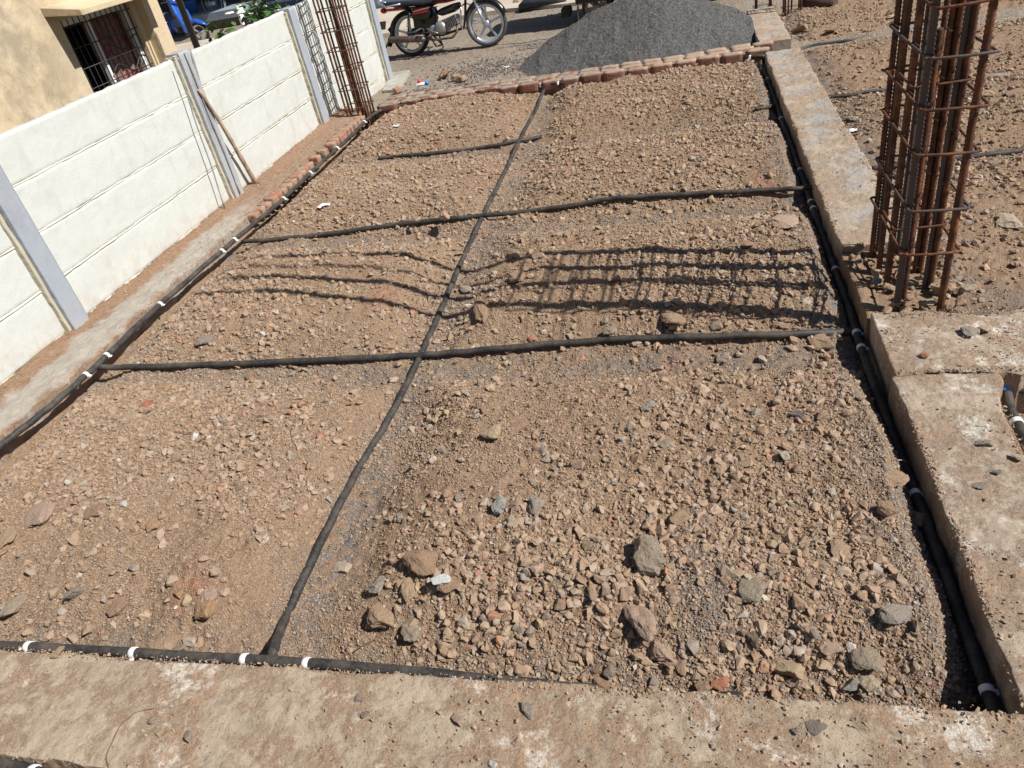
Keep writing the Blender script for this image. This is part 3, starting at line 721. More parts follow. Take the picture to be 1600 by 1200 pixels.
S = [
 (1010, 876, 60, 68, 'olive', 'large grey green flat faced stone, biggest in the near part of the plot', .5, 0, .75),
 (1000, 977, 50, 84, 'pink', 'long tan boulder casting a dark shadow near the foot of the plot', .15, 1, .8),
 (1030, 1021, 30, 38, 'pink', 'small dusky pink stone touching the lower end of the long tan boulder', .4, 2, .7),
 (1172, 998, 22, 48, 'black', 'narrow blackish stone shard standing in the dirt', .1, 3, .9),
 (1173, 925, 46, 36, 'olive', 'grey olive stone with a flat top above the narrow black shard', .7, 4, .7),
 (664, 886, 46, 44, 'brown', 'dark brown angular stone just above the stone capped with white mortar', .9, 6, .7),
 (640, 924, 26, 34, 'tan', 'tan wedge shaped clod left of the stone capped with white mortar', .2, 7, .7),
 (594, 967, 50, 44, 'tan', 'broad tan block nearest to the lower bend of the middle pipe', .3, 8, .6),
 (642, 993, 26, 32, 'olive', 'small squarish olive stone right of the broad tan block', .3, 9, .8),
 (592, 919, 32, 28, 'grey', 'bluish grey smooth stone above the broad tan block', .1, 10, .6),
 (533, 893, 34, 26, 'pale', 'pale stone beside the middle pipe in the near half', .5, 11, .5),
 (773, 679, 38, 30, 'yellow', 'yellowish stone with a dark underside in the middle of the near bay', .5, 12, .8),
 (812, 665, 34, 18, 'brown', 'reddish brown oblong stone touching the yellowish stone', .5, 13, .6),
 (853, 718, 20, 22, 'pale', 'cream cube like stone in the middle of the near bay', .2, 14, .8),
 (781, 794, 32, 36, 'speck', 'speckled grey granite lump beside pink marked stones', .3, 15, .7),
 (838, 794, 24, 24, 'grey', 'light grey rounded stone right of the pink marked one', .1, 16, .7),
 (809, 792, 22, 26, 'pink', 'pink stained stone between the granite lump and the light grey stone', .1, 17, .6),
 (808, 817, 36, 18, 'yellow', 'flat sand coloured flake below the pink stained stone', .1, 18, .4),
 (1058, 501, 56, 36, 'tan', 'big tan boulder lying in the shadow of the rebar cage', .3, 19, .8),
 (1226, 351, 40, 26, 'pink', 'large smooth pinkish stone beyond the rebar shadow near the sandy beam', .2, 20, .6),
 (1394, 751, 40, 22, 'tan', 'wide flat tan stone at the rim of the trench', .1, 21, .5),
 (1384, 800, 24, 24, 'brown', 'brown wedge stone below the wide flat stone at the trench rim', .5, 22, .9),
 (1432, 812, 28, 26, 'tan', 'tan lump hanging over the edge of the trench', .6, 23, .6),
 (1310, 862, 36, 38, 'tan', 'flat smooth tan slab sunk in the dirt near the trench', .4, 24, .3),
 (1397, 964, 42, 30, 'grey', 'pale grey oval stone with a reddish top near the trench', .0, 25, .8),
 (1228, 1053, 44, 34, 'yellow', 'pale yellow faced stone close to the near beam', .2, 26, .7),
 (1352, 1034, 44, 32, 'olive', 'slanting olive grey stone close to the near beam', -.5, 27, .7),
 (1296, 1014, 30, 22, 'pink', 'dusky brown stone up left of the slanting olive stone', -.2, 28, .6),
 (1274, 990, 22, 26, 'grey', 'upright grey stone above the dusky brown one', .2, 29, .9),
 (1357, 1068, 26, 22, 'pale', 'small pale stone just under the slanting olive stone', .2, 30, .8),
 (1328, 1072, 32, 22, 'speck', 'porous grey clinker lump by the near beam', .2, 31, .7),
 (1130, 563, 28, 18, 'grey', 'grey stone near the second bay pipe in the middle', .2, 32, .8),
 (1013, 638, 30, 18, 'grey', 'grey stone with a slanted top right of the near bay centre', .2, 33, .8),
 (1041, 694, 28, 20, 'olive', 'olive stone below the slanted grey stone', .1, 34, .6),
 (1063, 812, 30, 22, 'tan', 'tan angular stone up right of the large grey green stone', .5, 35, .7),
 (1282, 541, 28, 28, 'tan', 'rounded tan stone below the right end of the long cross pipe', .1, 36, .8),
 (1318, 469, 24, 16, 'olive', 'dark olive rounded stone at the trench edge in the rebar shadow', .1, 37, .8),
 (964, 992, 18, 14, 'tan', 'little tan stone left of the long tan boulder', .1, 38, .7),
 (930, 928, 24, 28, 'tan', 'tan stone with a dark left side up left of the long boulder', .1, 39, .8),
 (975, 926, 34, 22, 'pink', 'smooth pinkish bean shaped stone above the long boulder', .1, 40, .7),
 (872, 947, 24, 30, 'brown', 'rough brown clod left of the long boulder', .7, 41, .7),
 (62, 808, 36, 34, 'pink', 'broad dusty stone at the left edge of the plot', .3, 42, .5),
 (12, 842, 26, 20, 'tan', 'flat stone cut by the left edge of the picture', .3, 43, .5),
 (150, 802, 28, 22, 'brown', 'brown angular stone right of the broad dusty stone', .3, 44, .7),
 (240, 823, 20, 18, 'ochre', 'rusty orange stone in the left near bay', .3, 45, .8),
 (322, 955, 28, 34, 'ochre', 'ochre knobbly stone near the lower left beam', .1, 46, .8),
 (326, 934, 24, 20, 'pink', 'pinkish stone resting against the ochre knobbly stone', .1, 47, .6),
 (278, 930, 20, 16, 'ochre', 'small reddish stone up left of the ochre knobbly stone', .1, 48, .7),
 (255, 1011, 44, 24, 'tan', 'rough flat stone resting over the near pipe', .1, 49, .6),
 (289, 1009, 22, 10, 'grey', 'thin grey chip touching the flat stone over the near pipe', .6, 50, .6),
 (362, 1019, 26, 14, 'brown', 'reddish brown stone by the near pipe left of the pipe joint', .2, 51, .6),
 (92, 1021, 20, 13, 'tan', 'small tan stone perched on the edge of the near beam by the pipe', .5, 52, .7),
 (232, 634, 20, 16, 'red', 'salmon red stone in the left near bay below the ledge pipe', .3, 53, .7),
 (260, 609, 24, 13, 'ochre', 'brown ochre stone above right of the salmon red stone', .3, 54, .7),
 (202, 655, 28, 12, 'pink', 'flat pinkish stone left below the salmon red stone', .0, 55, .5),
 (347, 656, 20, 12, 'grey', 'small dark topped grey stone near the centre of the left near bay', .1, 56, .7),
 (372, 763, 20, 18, 'brown', 'brown square stone in the left near bay', .1, 57, .8),
 (449, 760, 18, 12, 'pale', 'pale grey flat stone near the middle pipe', .1, 58, .5),
 (416, 843, 12, 14, 'white', 'whitish chip near the middle pipe', .1, 59, .6),
 (194, 788, 14, 9, 'white', 'small whitish chip near the left edge', .1, 60, .6),
 (122, 927, 14, 20, 'slate', 'thin slate shard standing on edge in the left near bay', -.6, 61, .9),
 (20, 955, 20, 24, 'olive', 'slanted olive shard at the left edge near the beam', -.6, 62, .8),
 (184, 950, 26, 16, 'brown', 'brown flat clod above the near pipe at the left', .4, 63, .6),
 (320, 535, 26, 14, 'slate', 'dark slate stone below the fourth line of the rebar shadow', .2, 64, .8),
 (779, 545, 16, 12, 'pink', 'small rounded stone resting on the long cross pipe', .0, 65, .8),
 (995, 537, 16, 10, 'pale', 'small pale stone under the long cross pipe', .0, 66, .8),
 (888, 368, 16, 12, 'tan', 'small orange tipped stone beyond the rebar shadow', .0, 67, .8),
 (651, 345, 16, 12, 'pink', 'first round pebble sitting on the second cross pipe', .0, 68, .8),
 (695, 340, 20, 14, 'pink', 'rounder bigger pebble sitting on the second cross pipe near the crossing', .0, 69, .8),
 (600, 186, 16, 9, 'red', 'orange brick chunk in the far left bay', .0, 70, .8),
 (783, 159, 10, 8, 'red', 'small orange brick chunk in the far bay by the kerb', .0, 71, .8),
 (1126, 1068, 34, 26, 'red', 'crumbled red brick lump beside the near beam', .0, 72, .5),
 (1100, 1072, 26, 20, 'brown', 'brown clod left of the crumbled red brick lump', .0, 73, .6),
 (1020, 1080, 26, 20, 'pink', 'pinkish stone against the near beam below the long boulder', .0, 74, .6),
 (938, 1068, 38, 22, 'brown', 'purple brown flat stone lying along the near beam', -.5, 75, .6),
 (952, 1052, 20, 24, 'slate', 'dark purple stone above the flat stone along the beam', .1, 76, .8),
 (726, 1050, 26, 12, 'yellow', 'sand coloured flat stone along the near pipe', .0, 77, .6),
 (825, 1112, 20, 30, 'grey', 'elongated grey stone lying on the near beam', .2, 78, .5),
 (1278, 1137, 28, 22, 'slate', 'dark grey triangular chip lying on the near beam', -.4, 79, .4),
 (1245, 1142, 12, 12, 'grey', 'small grey chip left of the dark triangular chip', .1, 80, .6),
 (1448, 1108, 12, 9, 'tan', 'small stone on the near beam near the corner of the trench', .1, 81, .7),
 (560, 1092, 16, 12, 'slate', 'upper of two bluish chips on the near beam', .4, 82, .5),
 (572, 1116, 14, 12, 'slate', 'lower of two bluish chips on the near beam', .1, 83, .5),
 (714, 1128, 18, 18, 'pink', 'rosy stone lying on the near beam', .1, 84, .5),
 (806, 1160, 16, 18, 'pink', 'rounded rosy stone low on the near beam', .1, 85, .6),
 (240, 1126, 13, 13, 'olive', 'olive stone on the near beam beside the curved crack', .1, 86, .7),
 (293, 1154, 15, 14, 'olive', 'round olive stone on the near beam right of the curved crack', .1, 87, .7),
 (246, 1144, 18, 15, 'yellow', 'yellow flake on the near beam beside the curved crack', .1, 88, .25),
 (770, 1196, 16, 14, 'white', 'white chip at the bottom edge of the near beam', .1, 89, .6),
 (1538, 696, 22, 12, 'grey', 'grey stone on the pale right beam', .2, 90, .7),
 (1558, 739, 14, 8, 'slate', 'dark chip on the pale right beam', .2, 91, .7),
 (1535, 758, 24, 12, 'grey', 'flat light grey stone on the pale right beam', .0, 92, .4),
 (1590, 716, 18, 12, 'pale', 'pale stone at the right edge on the pale right beam', .0, 93, .6),
 (1490, 619, 16, 6, 'slate', 'thin slate chip on the pale right beam below the raised step', .0, 94, .5),
 (1444, 557, 10, 8, 'red', 'small round brick red pebble on the raised step', .0, 95, .8),
 (1516, 520, 22, 12, 'grey', 'grey angular stone on the raised cross beam', .2, 96, .6),
 (1540, 514, 16, 10, 'pale', 'pale stone next to the grey one on the raised cross beam', .2, 97, .6),
 (1492, 438, 14, 14, 'grey', 'bluish stone right of the rebar column foot', .1, 98, .8),
 (1296, 48, 20, 12, 'brown', 'brown angular stone beside the sandy beam at the top', .1, 99, .8),
 (1250, 50, 16, 18, 'brown', 'dark angular stone near the far end of the sandy beam', .1, 100, .8),
 (1395, 28, 16, 9, 'pale', 'pale flat stone left of the rebar column near the top edge', .1, 101, .6),
 (1552, 122, 38, 10, 'grey', 'long grey slab of stone right of the rebar column', -.1, 102, .6),
 (1330, 188, 20, 14, 'grey', 'grey stone left of the rebar column beside the sandy beam', -.1, 103, .6),
 (1578, 350, 30, 22, 'pale', 'broad pale stone at the right edge in the right plot', .1, 104, .5),
 (1545, 148, 22, 12, 'tan', 'tan stone below the long grey slab', .1, 105, .5),
 (1590, 148, 24, 14, 'brown', 'brown stone at the right edge below the long grey slab', .1, 106, .5),
 (1082, 349, 14, 10, 'tan', 'small tan stone right of the third bay centre', .1, 107, .7),
 (1173, 383, 30, 14, 'brown', 'dark brown clod on the first line of the rebar shadow', .1, 108, .8),
 (1225, 407, 20, 12, 'tan', 'tan stone on the first line of the rebar shadow', .1, 109, .8),
 (842, 402, 20, 14, 'pink', 'pinkish stone where the rebar shadow bends up', .1, 110, .8),
 (803, 402, 20, 18, 'olive', 'olive clod left of the pinkish stone at the shadow bend', .1, 111, .8),
 (808, 436, 24, 20, 'brown', 'brown clod between two lines of the rebar shadow', .1, 112, .8),
 (752, 492, 22, 40, 'brown', 'upright reddish brown clod beside the middle pipe', .1, 113, .9),
 (728, 455, 18, 22, 'grey', 'slanted grey stone just right of the middle pipe', .4, 114, .7),
 (952, 520, 22, 14, 'olive', 'olive stone above the long cross pipe', .0, 115, .8),
 (1120, 512, 18, 14, 'olive', 'olive stone right of the big tan boulder', .0, 116, .8),
 (832, 530, 14, 10, 'red', 'reddish stone above the long cross pipe', .0, 117, .8),
 (690, 531, 26, 8, 'pink', 'flat pinkish stone right of the pipe crossing', .0, 118, .5),
 (404, 335, 24, 14, 'brown', 'dark brown clod at the start of the second cross pipe', .0, 119, .8),
 (415, 320, 0, 0, None, '', 0, 0, 0),
]
for k, s_ in enumerate(S):
    if s_[4] is None: continue
    random.seed(k); stone(*s_[:6], rz=s_[6], var=s_[7], flat=s_[8])
# stone capped with white mortar
sr = empty('stone', on_ground(702, 920), 'brown stone capped with a crust of white mortar', 'stone')
x, y, z = sr.location
for nm, k, m, sc, off, rt in (('rock', 3, 'rock_brown', (.066, .048, .04), (.012, 0, .026), .5), ('mortar_crust', 6, 'mortar_white', (.042, .038, .020), (-.016, -.004, .056), .5)):
    o = link(nm, ROCKM[k].copy(), M[m], sr); o.location = off; o.scale = sc; o.rotation_euler = (0, .2, rt)
# rubble around the foot of the rebar column and unnamed loose stones
def loose(x, y, z, r, colr, label, grp, k):
    o = link('stone', ROCKM[k % len(ROCKM)], None)
    o.data = ROCKM_C[(k % len(ROCKM), colr)]
    o.location = (x, y, z + r * .3); o.scale = (r, r * random.uniform(.7, 1), r * random.uniform(.6, .9)); o.rotation_euler = (random.uniform(-.4, .4), random.uniform(-.4, .4), random.uniform(0, 6.28))
    return tag(o, label, 'stone', grp)
ROCKM_C = {}
for k in range(len(ROCKM)):
    for cn in ('tan', 'brown', 'grey', 'olive', 'pale'):
        me = ROCKM[k].copy(); me.materials.clear(); me.materials.append(M['rock_' + cn]); ROCKM_C[(k, cn)] = me
random.seed(77)
for k in range(130):
    x = random.uniform(.83, 1.28); y = random.uniform(3.22, 3.98)
    cn = random.choice(['tan', 'tan', 'pale', 'brown', 'olive'])
    if x < .9 and random.random() < .4: continue
    loose(x, y, -.035 + .04 * random.random(), random.uniform(.016, .046), cn, {'tan': 'tan rubble stone between the bars at the foot of the tall rebar column', 'pale': 'pale rubble stone between the bars at the foot of the tall rebar column', 'brown': 'brown rubble stone between the bars at the foot of the tall rebar column', 'olive': 'olive rubble stone between the bars at the foot of the tall rebar column'}[cn], 'rubble around the foot of the tall rebar column', k)
for k in range(120):
    bay = k % 4
    y = [random.uniform(1.4, 2.9), random.uniform(3.3, 4.7), random.uniform(5.0, 6.5), random.uniform(6.9, 8.5)][bay]
    side = random.random() < .35
    x = random.uniform(-3.4, -1.65) if side else random.uniform(-1.3, .6)
    cn = random.choice(['tan', 'tan', 'tan', 'brown', 'brown', 'olive', 'grey', 'pale'])
    bn = ['nearest', 'second', 'third', 'farthest'][bay]
    loose(x, y, float(height_a(np.array([x]), np.array([y]))[0]), random.uniform(.016, .032) * (1 + .1 * bay), cn, 'small %s stone lying loose in the %s %s bay of the plot' % (cn, bn, 'left' if side else 'right'), 'loose stones in the %s %s bay' % (bn, 'left' if side else 'right'), k)

# ------------------------------------------------------------------ pipes with white tape clips
def smooth_path(p, n=10):
    out = []
    for i in range(len(p) - 1):
        a = Vector(p[max(0, i - 1)]); b = Vector(p[i]); c = Vector(p[i + 1]); d = Vector(p[min(len(p) - 1, i + 2)])
        for k in range(n):
            t = k / n
            out.append(.5 * ((2 * b) + (c - a) * t + (2 * a - 5 * b + 4 * c - d) * t * t + (3 * b - a - 3 * c + d) * t ** 3))
    out.append(Vector(p[-1])); return out
def pipe(ptsw, r, label, clips=(), group='black pipes laid over the plots', name='pipe', caps=()):
    ptsw = [Vector(p) for p in ptsw]
    L = sum((b - a).length for a, b in zip(ptsw, ptsw[1:])); o0 = ptsw[0].copy()
    path = [p - o0 for p in smooth_path(ptsw, max(4, int(L / len(ptsw) / .05)))]
    path = [p + Vector((0, 0, .0022 * math.sin(i * 1.3))) for i, p in enumerate(path)]
    root = empty(name, o0, label, 'pipe', group=group)
    MB().tube(path, r, 12).build('hose', M['pipe'], root)
    for c in clips:
        # c: point near the pipe in world
        c = Vector(c) - o0; j = min(range(len(path)), key=lambda i: (path[i] - c).length)
        a = path[max(0, j - 1)]; b = path[min(len(path) - 1, j + 1)]; t = (b - a).normalized(); p = path[j]
        w_ = .011
        cl = MB().tube([p - t * w_, p - t * w_ * .9, p + t * w_ * .9, p + t * w_], [r * 1.02, r * 1.13, r * 1.13, r * 1.02], 14)
        sd_ = t.cross(Vector((0, 0, 1))).normalized()
        cl.box(p + sd_ * (r * 1.25) + Vector((0, 0, -r * .3)), (.018, .02, .006), math.atan2(t.y, t.x))
        cl.build('clip', M['tape'], root)
    return root
def G(u, v, up=.016):
    """point of a hose axis seen at photo pixel (u, v), resting on the dirt"""
    z = -.05
    for _ in range(14):
        p = P(u, v, z); z = .5 * z + .5 * (float(height_a(np.array([p[0]]), np.array([p[1]]))[0]) + up)
    return P(u, v, z)
RP = .0185
zl = .0
pl = [P(u, v, zl) for u, v in [(-60, 748), (0, 697), (75, 638), (150, 572), (250, 476), (375, 368), (437, 316), (500, 256), (545, 216), (572, 188)]]
pipe(pl, RP, 'long black pipe along the mortar ledge at the left with many white clips', [P(u, v, zl) for u, v in [(131, 588), (160, 560), (253, 474), (346, 393), (366, 376), (440, 313), (486, 270), (530, 231), (568, 192)]])
pipe([P(572, 188, -.012), P(597, 171, -.02), P(640, 163, -.04), P(672, 157, -.06), P(700, 153, -.10)], RP, 'black pipe leaving the far left rebar column along the brick kerb', [P(597, 171, -.02)])
zn = -.012
pipe([P(u, v, z) for u, v, z in [(-80, 1003, zn), (0, 1009, zn), (100, 1014, zn), (250, 1023, zn), (420, 1033, zn), (500, 1038, zn), (620, 1048, zn), (760, 1062, -.035), (860, 1072, -.055), (930, 1079, -.09)]], RP * 1.0,
     'black pipe along the inner edge of the near beam', [P(u, v, zn) for u, v in [(55, 1010), (210, 1021), (376, 1030), (478, 1036)]])
pipe([P(1090, 1092, -.075), P(1125, 1092, -.045), P(1158, 1092, -.05)], RP * 1.1, 'short open ended stub of black pipe poking out at the near beam')
pc = [G(*a) for a in [(441, 978), (500, 850), (560, 733), (610, 650), (655, 560), (690, 482), (720, 412), (755, 336), (790, 266), (815, 215), (836, 176), (846, 152), (853, 137)]]
pc = [(p[0], p[1], p[2] + (.012 if k > 8 else 0)) for k, p in enumerate(pc)]
pipe([P(424, 1030, -.028), P(430, 1008, -.035)] + pc, RP * .95, 'long black pipe running up the middle of the plot away from the camera')
Gs = lambda L_, up=.02: [G(u, v, up) for u, v in L_]
pipe([P(150, 574, -.02)] + Gs([(230, 573), (400, 567), (560, 560), (655, 555), (700, 552), (800, 543), (950, 531), (1100, 526), (1240, 522), (1335, 518)], .028), RP, 'thick black cross pipe below the rebar shadow, nearest of the cross pipes')
pipe([P(378, 378, -.03)] + Gs([(440, 373), (500, 367), (560, 359), (610, 352)], .02) + Gs([(625, 350), (700, 342), (755, 337), (860, 326), (960, 310), (1040, 305), (1120, 301), (1200, 297)], .030) + [P(1240, 295, -.075), P(1272, 293, -.085)], RP * .95, 'second black cross pipe beyond the rebar shadow, half buried in places')
pipe(Gs([(592, 247), (625, 244), (690, 238), (750, 231), (800, 222), (845, 214)], .014), RP * .95, 'short black cross pipe in the far part of the plot')
pipe(Gs([(1180, 171), (1200, 167), (1222, 162)], .02), RP * .9, 'stub of black pipe by the far trench edge')
pipe([P(835, 137, -.05), P(845, 133, -.03), P(880, 129, -.03), P(893, 127, -.05)], RP * 1.1, 'short piece of black pipe with two white clips against the brick kerb', [P(846, 133, -.03), P(870, 130, -.03)])
pipe([P(1150, 92, -.06), P(1172, 89, -.04), P(1195, 88, -.05)], RP, 'short black pipe with a white clip at the far corner of plot and beam', [P(1172, 89, -.04)])
tz = -.128
xt = .764
tp = [(xt, 1.27, tz), (xt, 2.0, tz), (xt - .008, 2.6, tz - .01), (xt - .01, 3.2, tz), (xt, 3.6, tz), (xt, 4.4, tz - .01), (xt, 5.2, tz), (xt, 6.4, tz), (xt, 7.6, tz + .01), (xt, 8.55, tz + .02)]
def tclip(u, v): 
    q = PX(u, v, xt); return (xt, q[1], tz)
pipe(tp, .0185, 'black pipe deep in the shaded trench beside the right beams', [tclip(*a) for a in [(1552, 1066), (1434, 762), (1352, 531), (1343, 500), (1308, 391), (1272, 297), (1268, 283), (1252, 232), (1222, 161), (1200, 110)]])
PB = lambda u, v: P(u, v, -.10)
pipe([PB(1250, 78), PB(1262, 73), PB(1290, 68), PB(1330, 63), P(1385, 50, -.12)], RP, 'black pipe in the right plot nearest to the top of the picture')
pipe([PB(1292, 152), PB(1330, 148), PB(1365, 142), P(1400, 139, -.12)], RP * .9, 'thin black pipe in the right plot ending at the sandy beam')
pipe([PB(1362, 264), PB(1400, 259), PB(1510, 246), PB(1560, 240), PB(1620, 232)], RP, 'black pipe passing behind the tall rebar column')
xx, yy, _ = P(1567, 608, -.09)
pp = pipe([(xx, yy, -.09), (xx + .25, yy - .02, -.09), (xx + .7, yy - .03, -.09)], RP * 1.15, 'black pipe going right from the blue joint in the small pit')
pipe([(xx + .005, yy - .03, -.092), P(1580, 645, -.10), P(1598, 680, -.11), P(1625, 740, -.12)], RP * 1.15, 'black pipe with a white clip running towards the camera from the blue joint', [P(1587, 660, -.10)])
j = MB().ellipsoid((0, 0, 0), (.026, .026, .024)); j.tube([(0, 0, 0), (.03, -.002, 0)], .024, 12); o = j.build('pipe_joint', M['blue_plastic'])
o.location = (xx - .005, yy, -.08); tag(o, 'bright blue elbow joint where two pipes meet in the small pit', 'pipe joint')
pipe([P(-40, 1180, -.03), P(30, 1200, -.03), P(120, 1228, -.03)], RP * 1.15, 'black pipe at the bottom left corner below the near beam', [P(44, 1197, -.02)])

# ------------------------------------------------------------------ precast wall
FX = -4.10
PW = .165                                   # post width along the wall
PY0 = [1.38, 3.555, 5.83, 7.96, 10.28]      # near edge of every post
wall = empty('precast_wall', (FX, 5.8, -.1), 'cream washed precast panel wall with grey cement posts along the left side', 'wall')
winv = Matrix.Translation((-FX, -5.8, .1))
def wchild(o): o.matrix_parent_inverse = winv; return o
def rough_box(name, mat, x0, x1, y0, y1, z0, z1, n=(3, 60, 12), amp=.003, seed=0, parent=None, edge=.006):
    bm = bmesh.new(); bmesh.ops.create_cube(bm, size=1)
    me = bpy.data.meshes.new(name)
    # front (+x) face is a fine grid, others plain
    bm.free()
    ny, nz = n[1], n[2]
    ys_ = np.linspace(y0, y1, ny); zs_ = np.linspace(z0, z1, nz)
    Yg, Zg = np.meshgrid(ys_, zs_)
    Xg = x1 + amp * fbm(Yg + seed * 3.1, Zg + seed, 5, 4, seed % 7)
    rim = (Yg == y0) | (Yg == y1) | (Zg == z0) | (Zg == z1)
    Xg = Xg - np.where(rim, edge, 0)
    yj = Yg + np.where(rim, amp * .9 * fbm(Zg * 2 + seed, Yg * 2, 9, 3, 3), 0); zj = Zg + np.where(rim, amp * 1.2 * fbm(Yg * 2, Zg * 2 + seed, 8, 3, 4), 0)
    V = np.stack([Xg, yj, zj], -1).reshape(-1, 3).tolist(); F = []
    for a in range(nz - 1):
        for b_ in range(ny - 1): F.append((a * ny + b_, a * ny + b_ + 1, (a + 1) * ny + b_ + 1, (a + 1) * ny + b_))
    ring = [a for a in range(ny)] + [a * ny + ny - 1 for a in range(1, nz)] + [(nz - 1) * ny + a for a in range(ny - 2, -1, -1)] + [a * ny for a in range(nz - 2, 0, -1)]
    base = len(V)
    for i_ in ring: V.append([x0, V[i_][1], V[i_][2]])
    m_ = len(ring)
    for k_ in range(m_): F.append((ring[k_], base + k_, base + (k_ + 1) % m_, ring[(k_ + 1) % m_]))
    F.append(tuple(base + k_ for k_ in range(m_)))
    me.from_pydata(V, [], F); me.polygons.foreach_set('use_smooth', [True] * ((ny - 1) * (nz - 1)) + [False] * (m_ + 1)); me.update()
    return link(name, me, mat, parent)
ZS = [-.30, .03, .345, .655, .96, 1.245]
for k in range(4):
    a, b_ = PY0[k] + PW - .01, PY0[k + 1] + .01
    for j in range(5):
        xo = random.uniform(-.004, .004)
        o = wchild(rough_box('panel', M['fence'], FX - .045, FX + xo, a, b_, ZS[j] + .002, ZS[j + 1] - .002, (3, 110, 22), .006, k * 7 + j, wall, .005))
        if j < 4:
            o2 = MB()
            yy_ = np.linspace(a, b_, 60); pts_ = [(FX - .003, float(t), ZS[j + 1] + .004 * float(fbm(t, t * 0 + j, 6, 3, k + 3))) for t in yy_]
            rr_ = [.0075 + .004 * float(fbm(t, t * 0 + j + 7, 14, 3, k)) for t in yy_]
            o2.tube(pts_, rr_, 8); wchild(o2.build('mortar_joint', M['joint'], wall))
for k in range(-1, 5):
    y0 = PY0[k] if k >= 0 else PY0[0] - 2.2
    ztop = 1.25 + (.02 if k == 2 else -.005 * (k == 3))
    o = wchild(rough_box('post', M['mottled'] if k == 2 else M['post'], FX - .06, FX + .062, y0 + .004, y0 + PW - .03 + .02, -.3, ztop + .01, (3, 14, 90), .003, 40 + k, wall, .005))
    # stained side cheek of the post that looks towards the camera
    o = wchild(rough_box('post_mortar', M['post_side'], FX - .03, FX + .034, y0 - .022, y0 + .006, -.28, ztop - .02, (3, 5, 90), .009, 60 + k, wall, .004))
    o = wchild(rough_box('post_mortar', M['joint'], FX - .03, FX + .022, y0 + PW - .012, y0 + PW + .016, -.28, ztop - .03, (3, 5, 90), .007, 70 + k, wall, .004))
a = PY0[0] - 2.2 + PW - .01
for j in range(5): wchild(rough_box('panel', M['fence'], FX - .045, FX, a, PY0[0] + .01, ZS[j] + .006, ZS[j + 1] - .006, (3, 60, 12), .004, 90 + j, wall, .009))
# crumbled cement on top of the mottled post
cc = MB()
random.seed(3)
for k in range(14):
    V, F = TPL[k % 20]; r_ = random.uniform(.012, .028); c_ = Vector((FX + random.uniform(-.03, .03), PY0[2] + random.uniform(-.05, .03), 1.245 + random.uniform(-.01, .015)))
    cc.add([c_ + Vector(v.tolist()) * r_ for v in V], F.tolist())
wchild(cc.build('crumbled_cap', M['post_side'], wall))

# wooden pole leaning on the wall, thin strands standing in for soft shadow lines by the mottled post
tp0 = Vector(PX(311, 140, FX + .082)); bt0 = Vector(P(402, 287, .02))
pl_ = [tp0.lerp(bt0, t) + Vector((0, .012 * math.sin(t * 5), -.006 * math.sin(t * 7))) for t in [k / 14 for k in range(15)]]
o = MB().tube([p - bt0 for p in pl_], [.015 + .009 * (k / 14) + .002 * math.sin(k * 2.1) for k in range(15)], 10).build('wooden_pole', M['wood']); o.location = bt0
tag(o, 'weathered round wooden pole leaning against the cream wall beside the mottled post', 'pole')
M['shadow_strand'] = plain('grey_shadow_strand', (.27, .27, .28), .6)
for (ua, va, ub, vb), off, lb in (((297, 76, 362, 300), .012, 'thin grey strand laid as a shadow line on the cream wall right of the mottled post'), ((288, 82, 376, 303), .073, 'thin dark strand laid as a shadow line on the right side of the mottled post front'), ((274, 95, 352, 326), .074, 'thin dark strand laid as a shadow line on the left side of the mottled post front')):
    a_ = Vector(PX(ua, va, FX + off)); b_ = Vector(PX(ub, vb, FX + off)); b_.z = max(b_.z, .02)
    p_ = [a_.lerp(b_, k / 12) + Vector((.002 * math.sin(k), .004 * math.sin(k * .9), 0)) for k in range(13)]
    o = MB().tube([q - a_ for q in p_], .006, 6).build('wire', M['shadow_strand']); o.location = a_; tag(o, lb, 'wire')  # no real wire: thin strand standing in for a soft shadow line

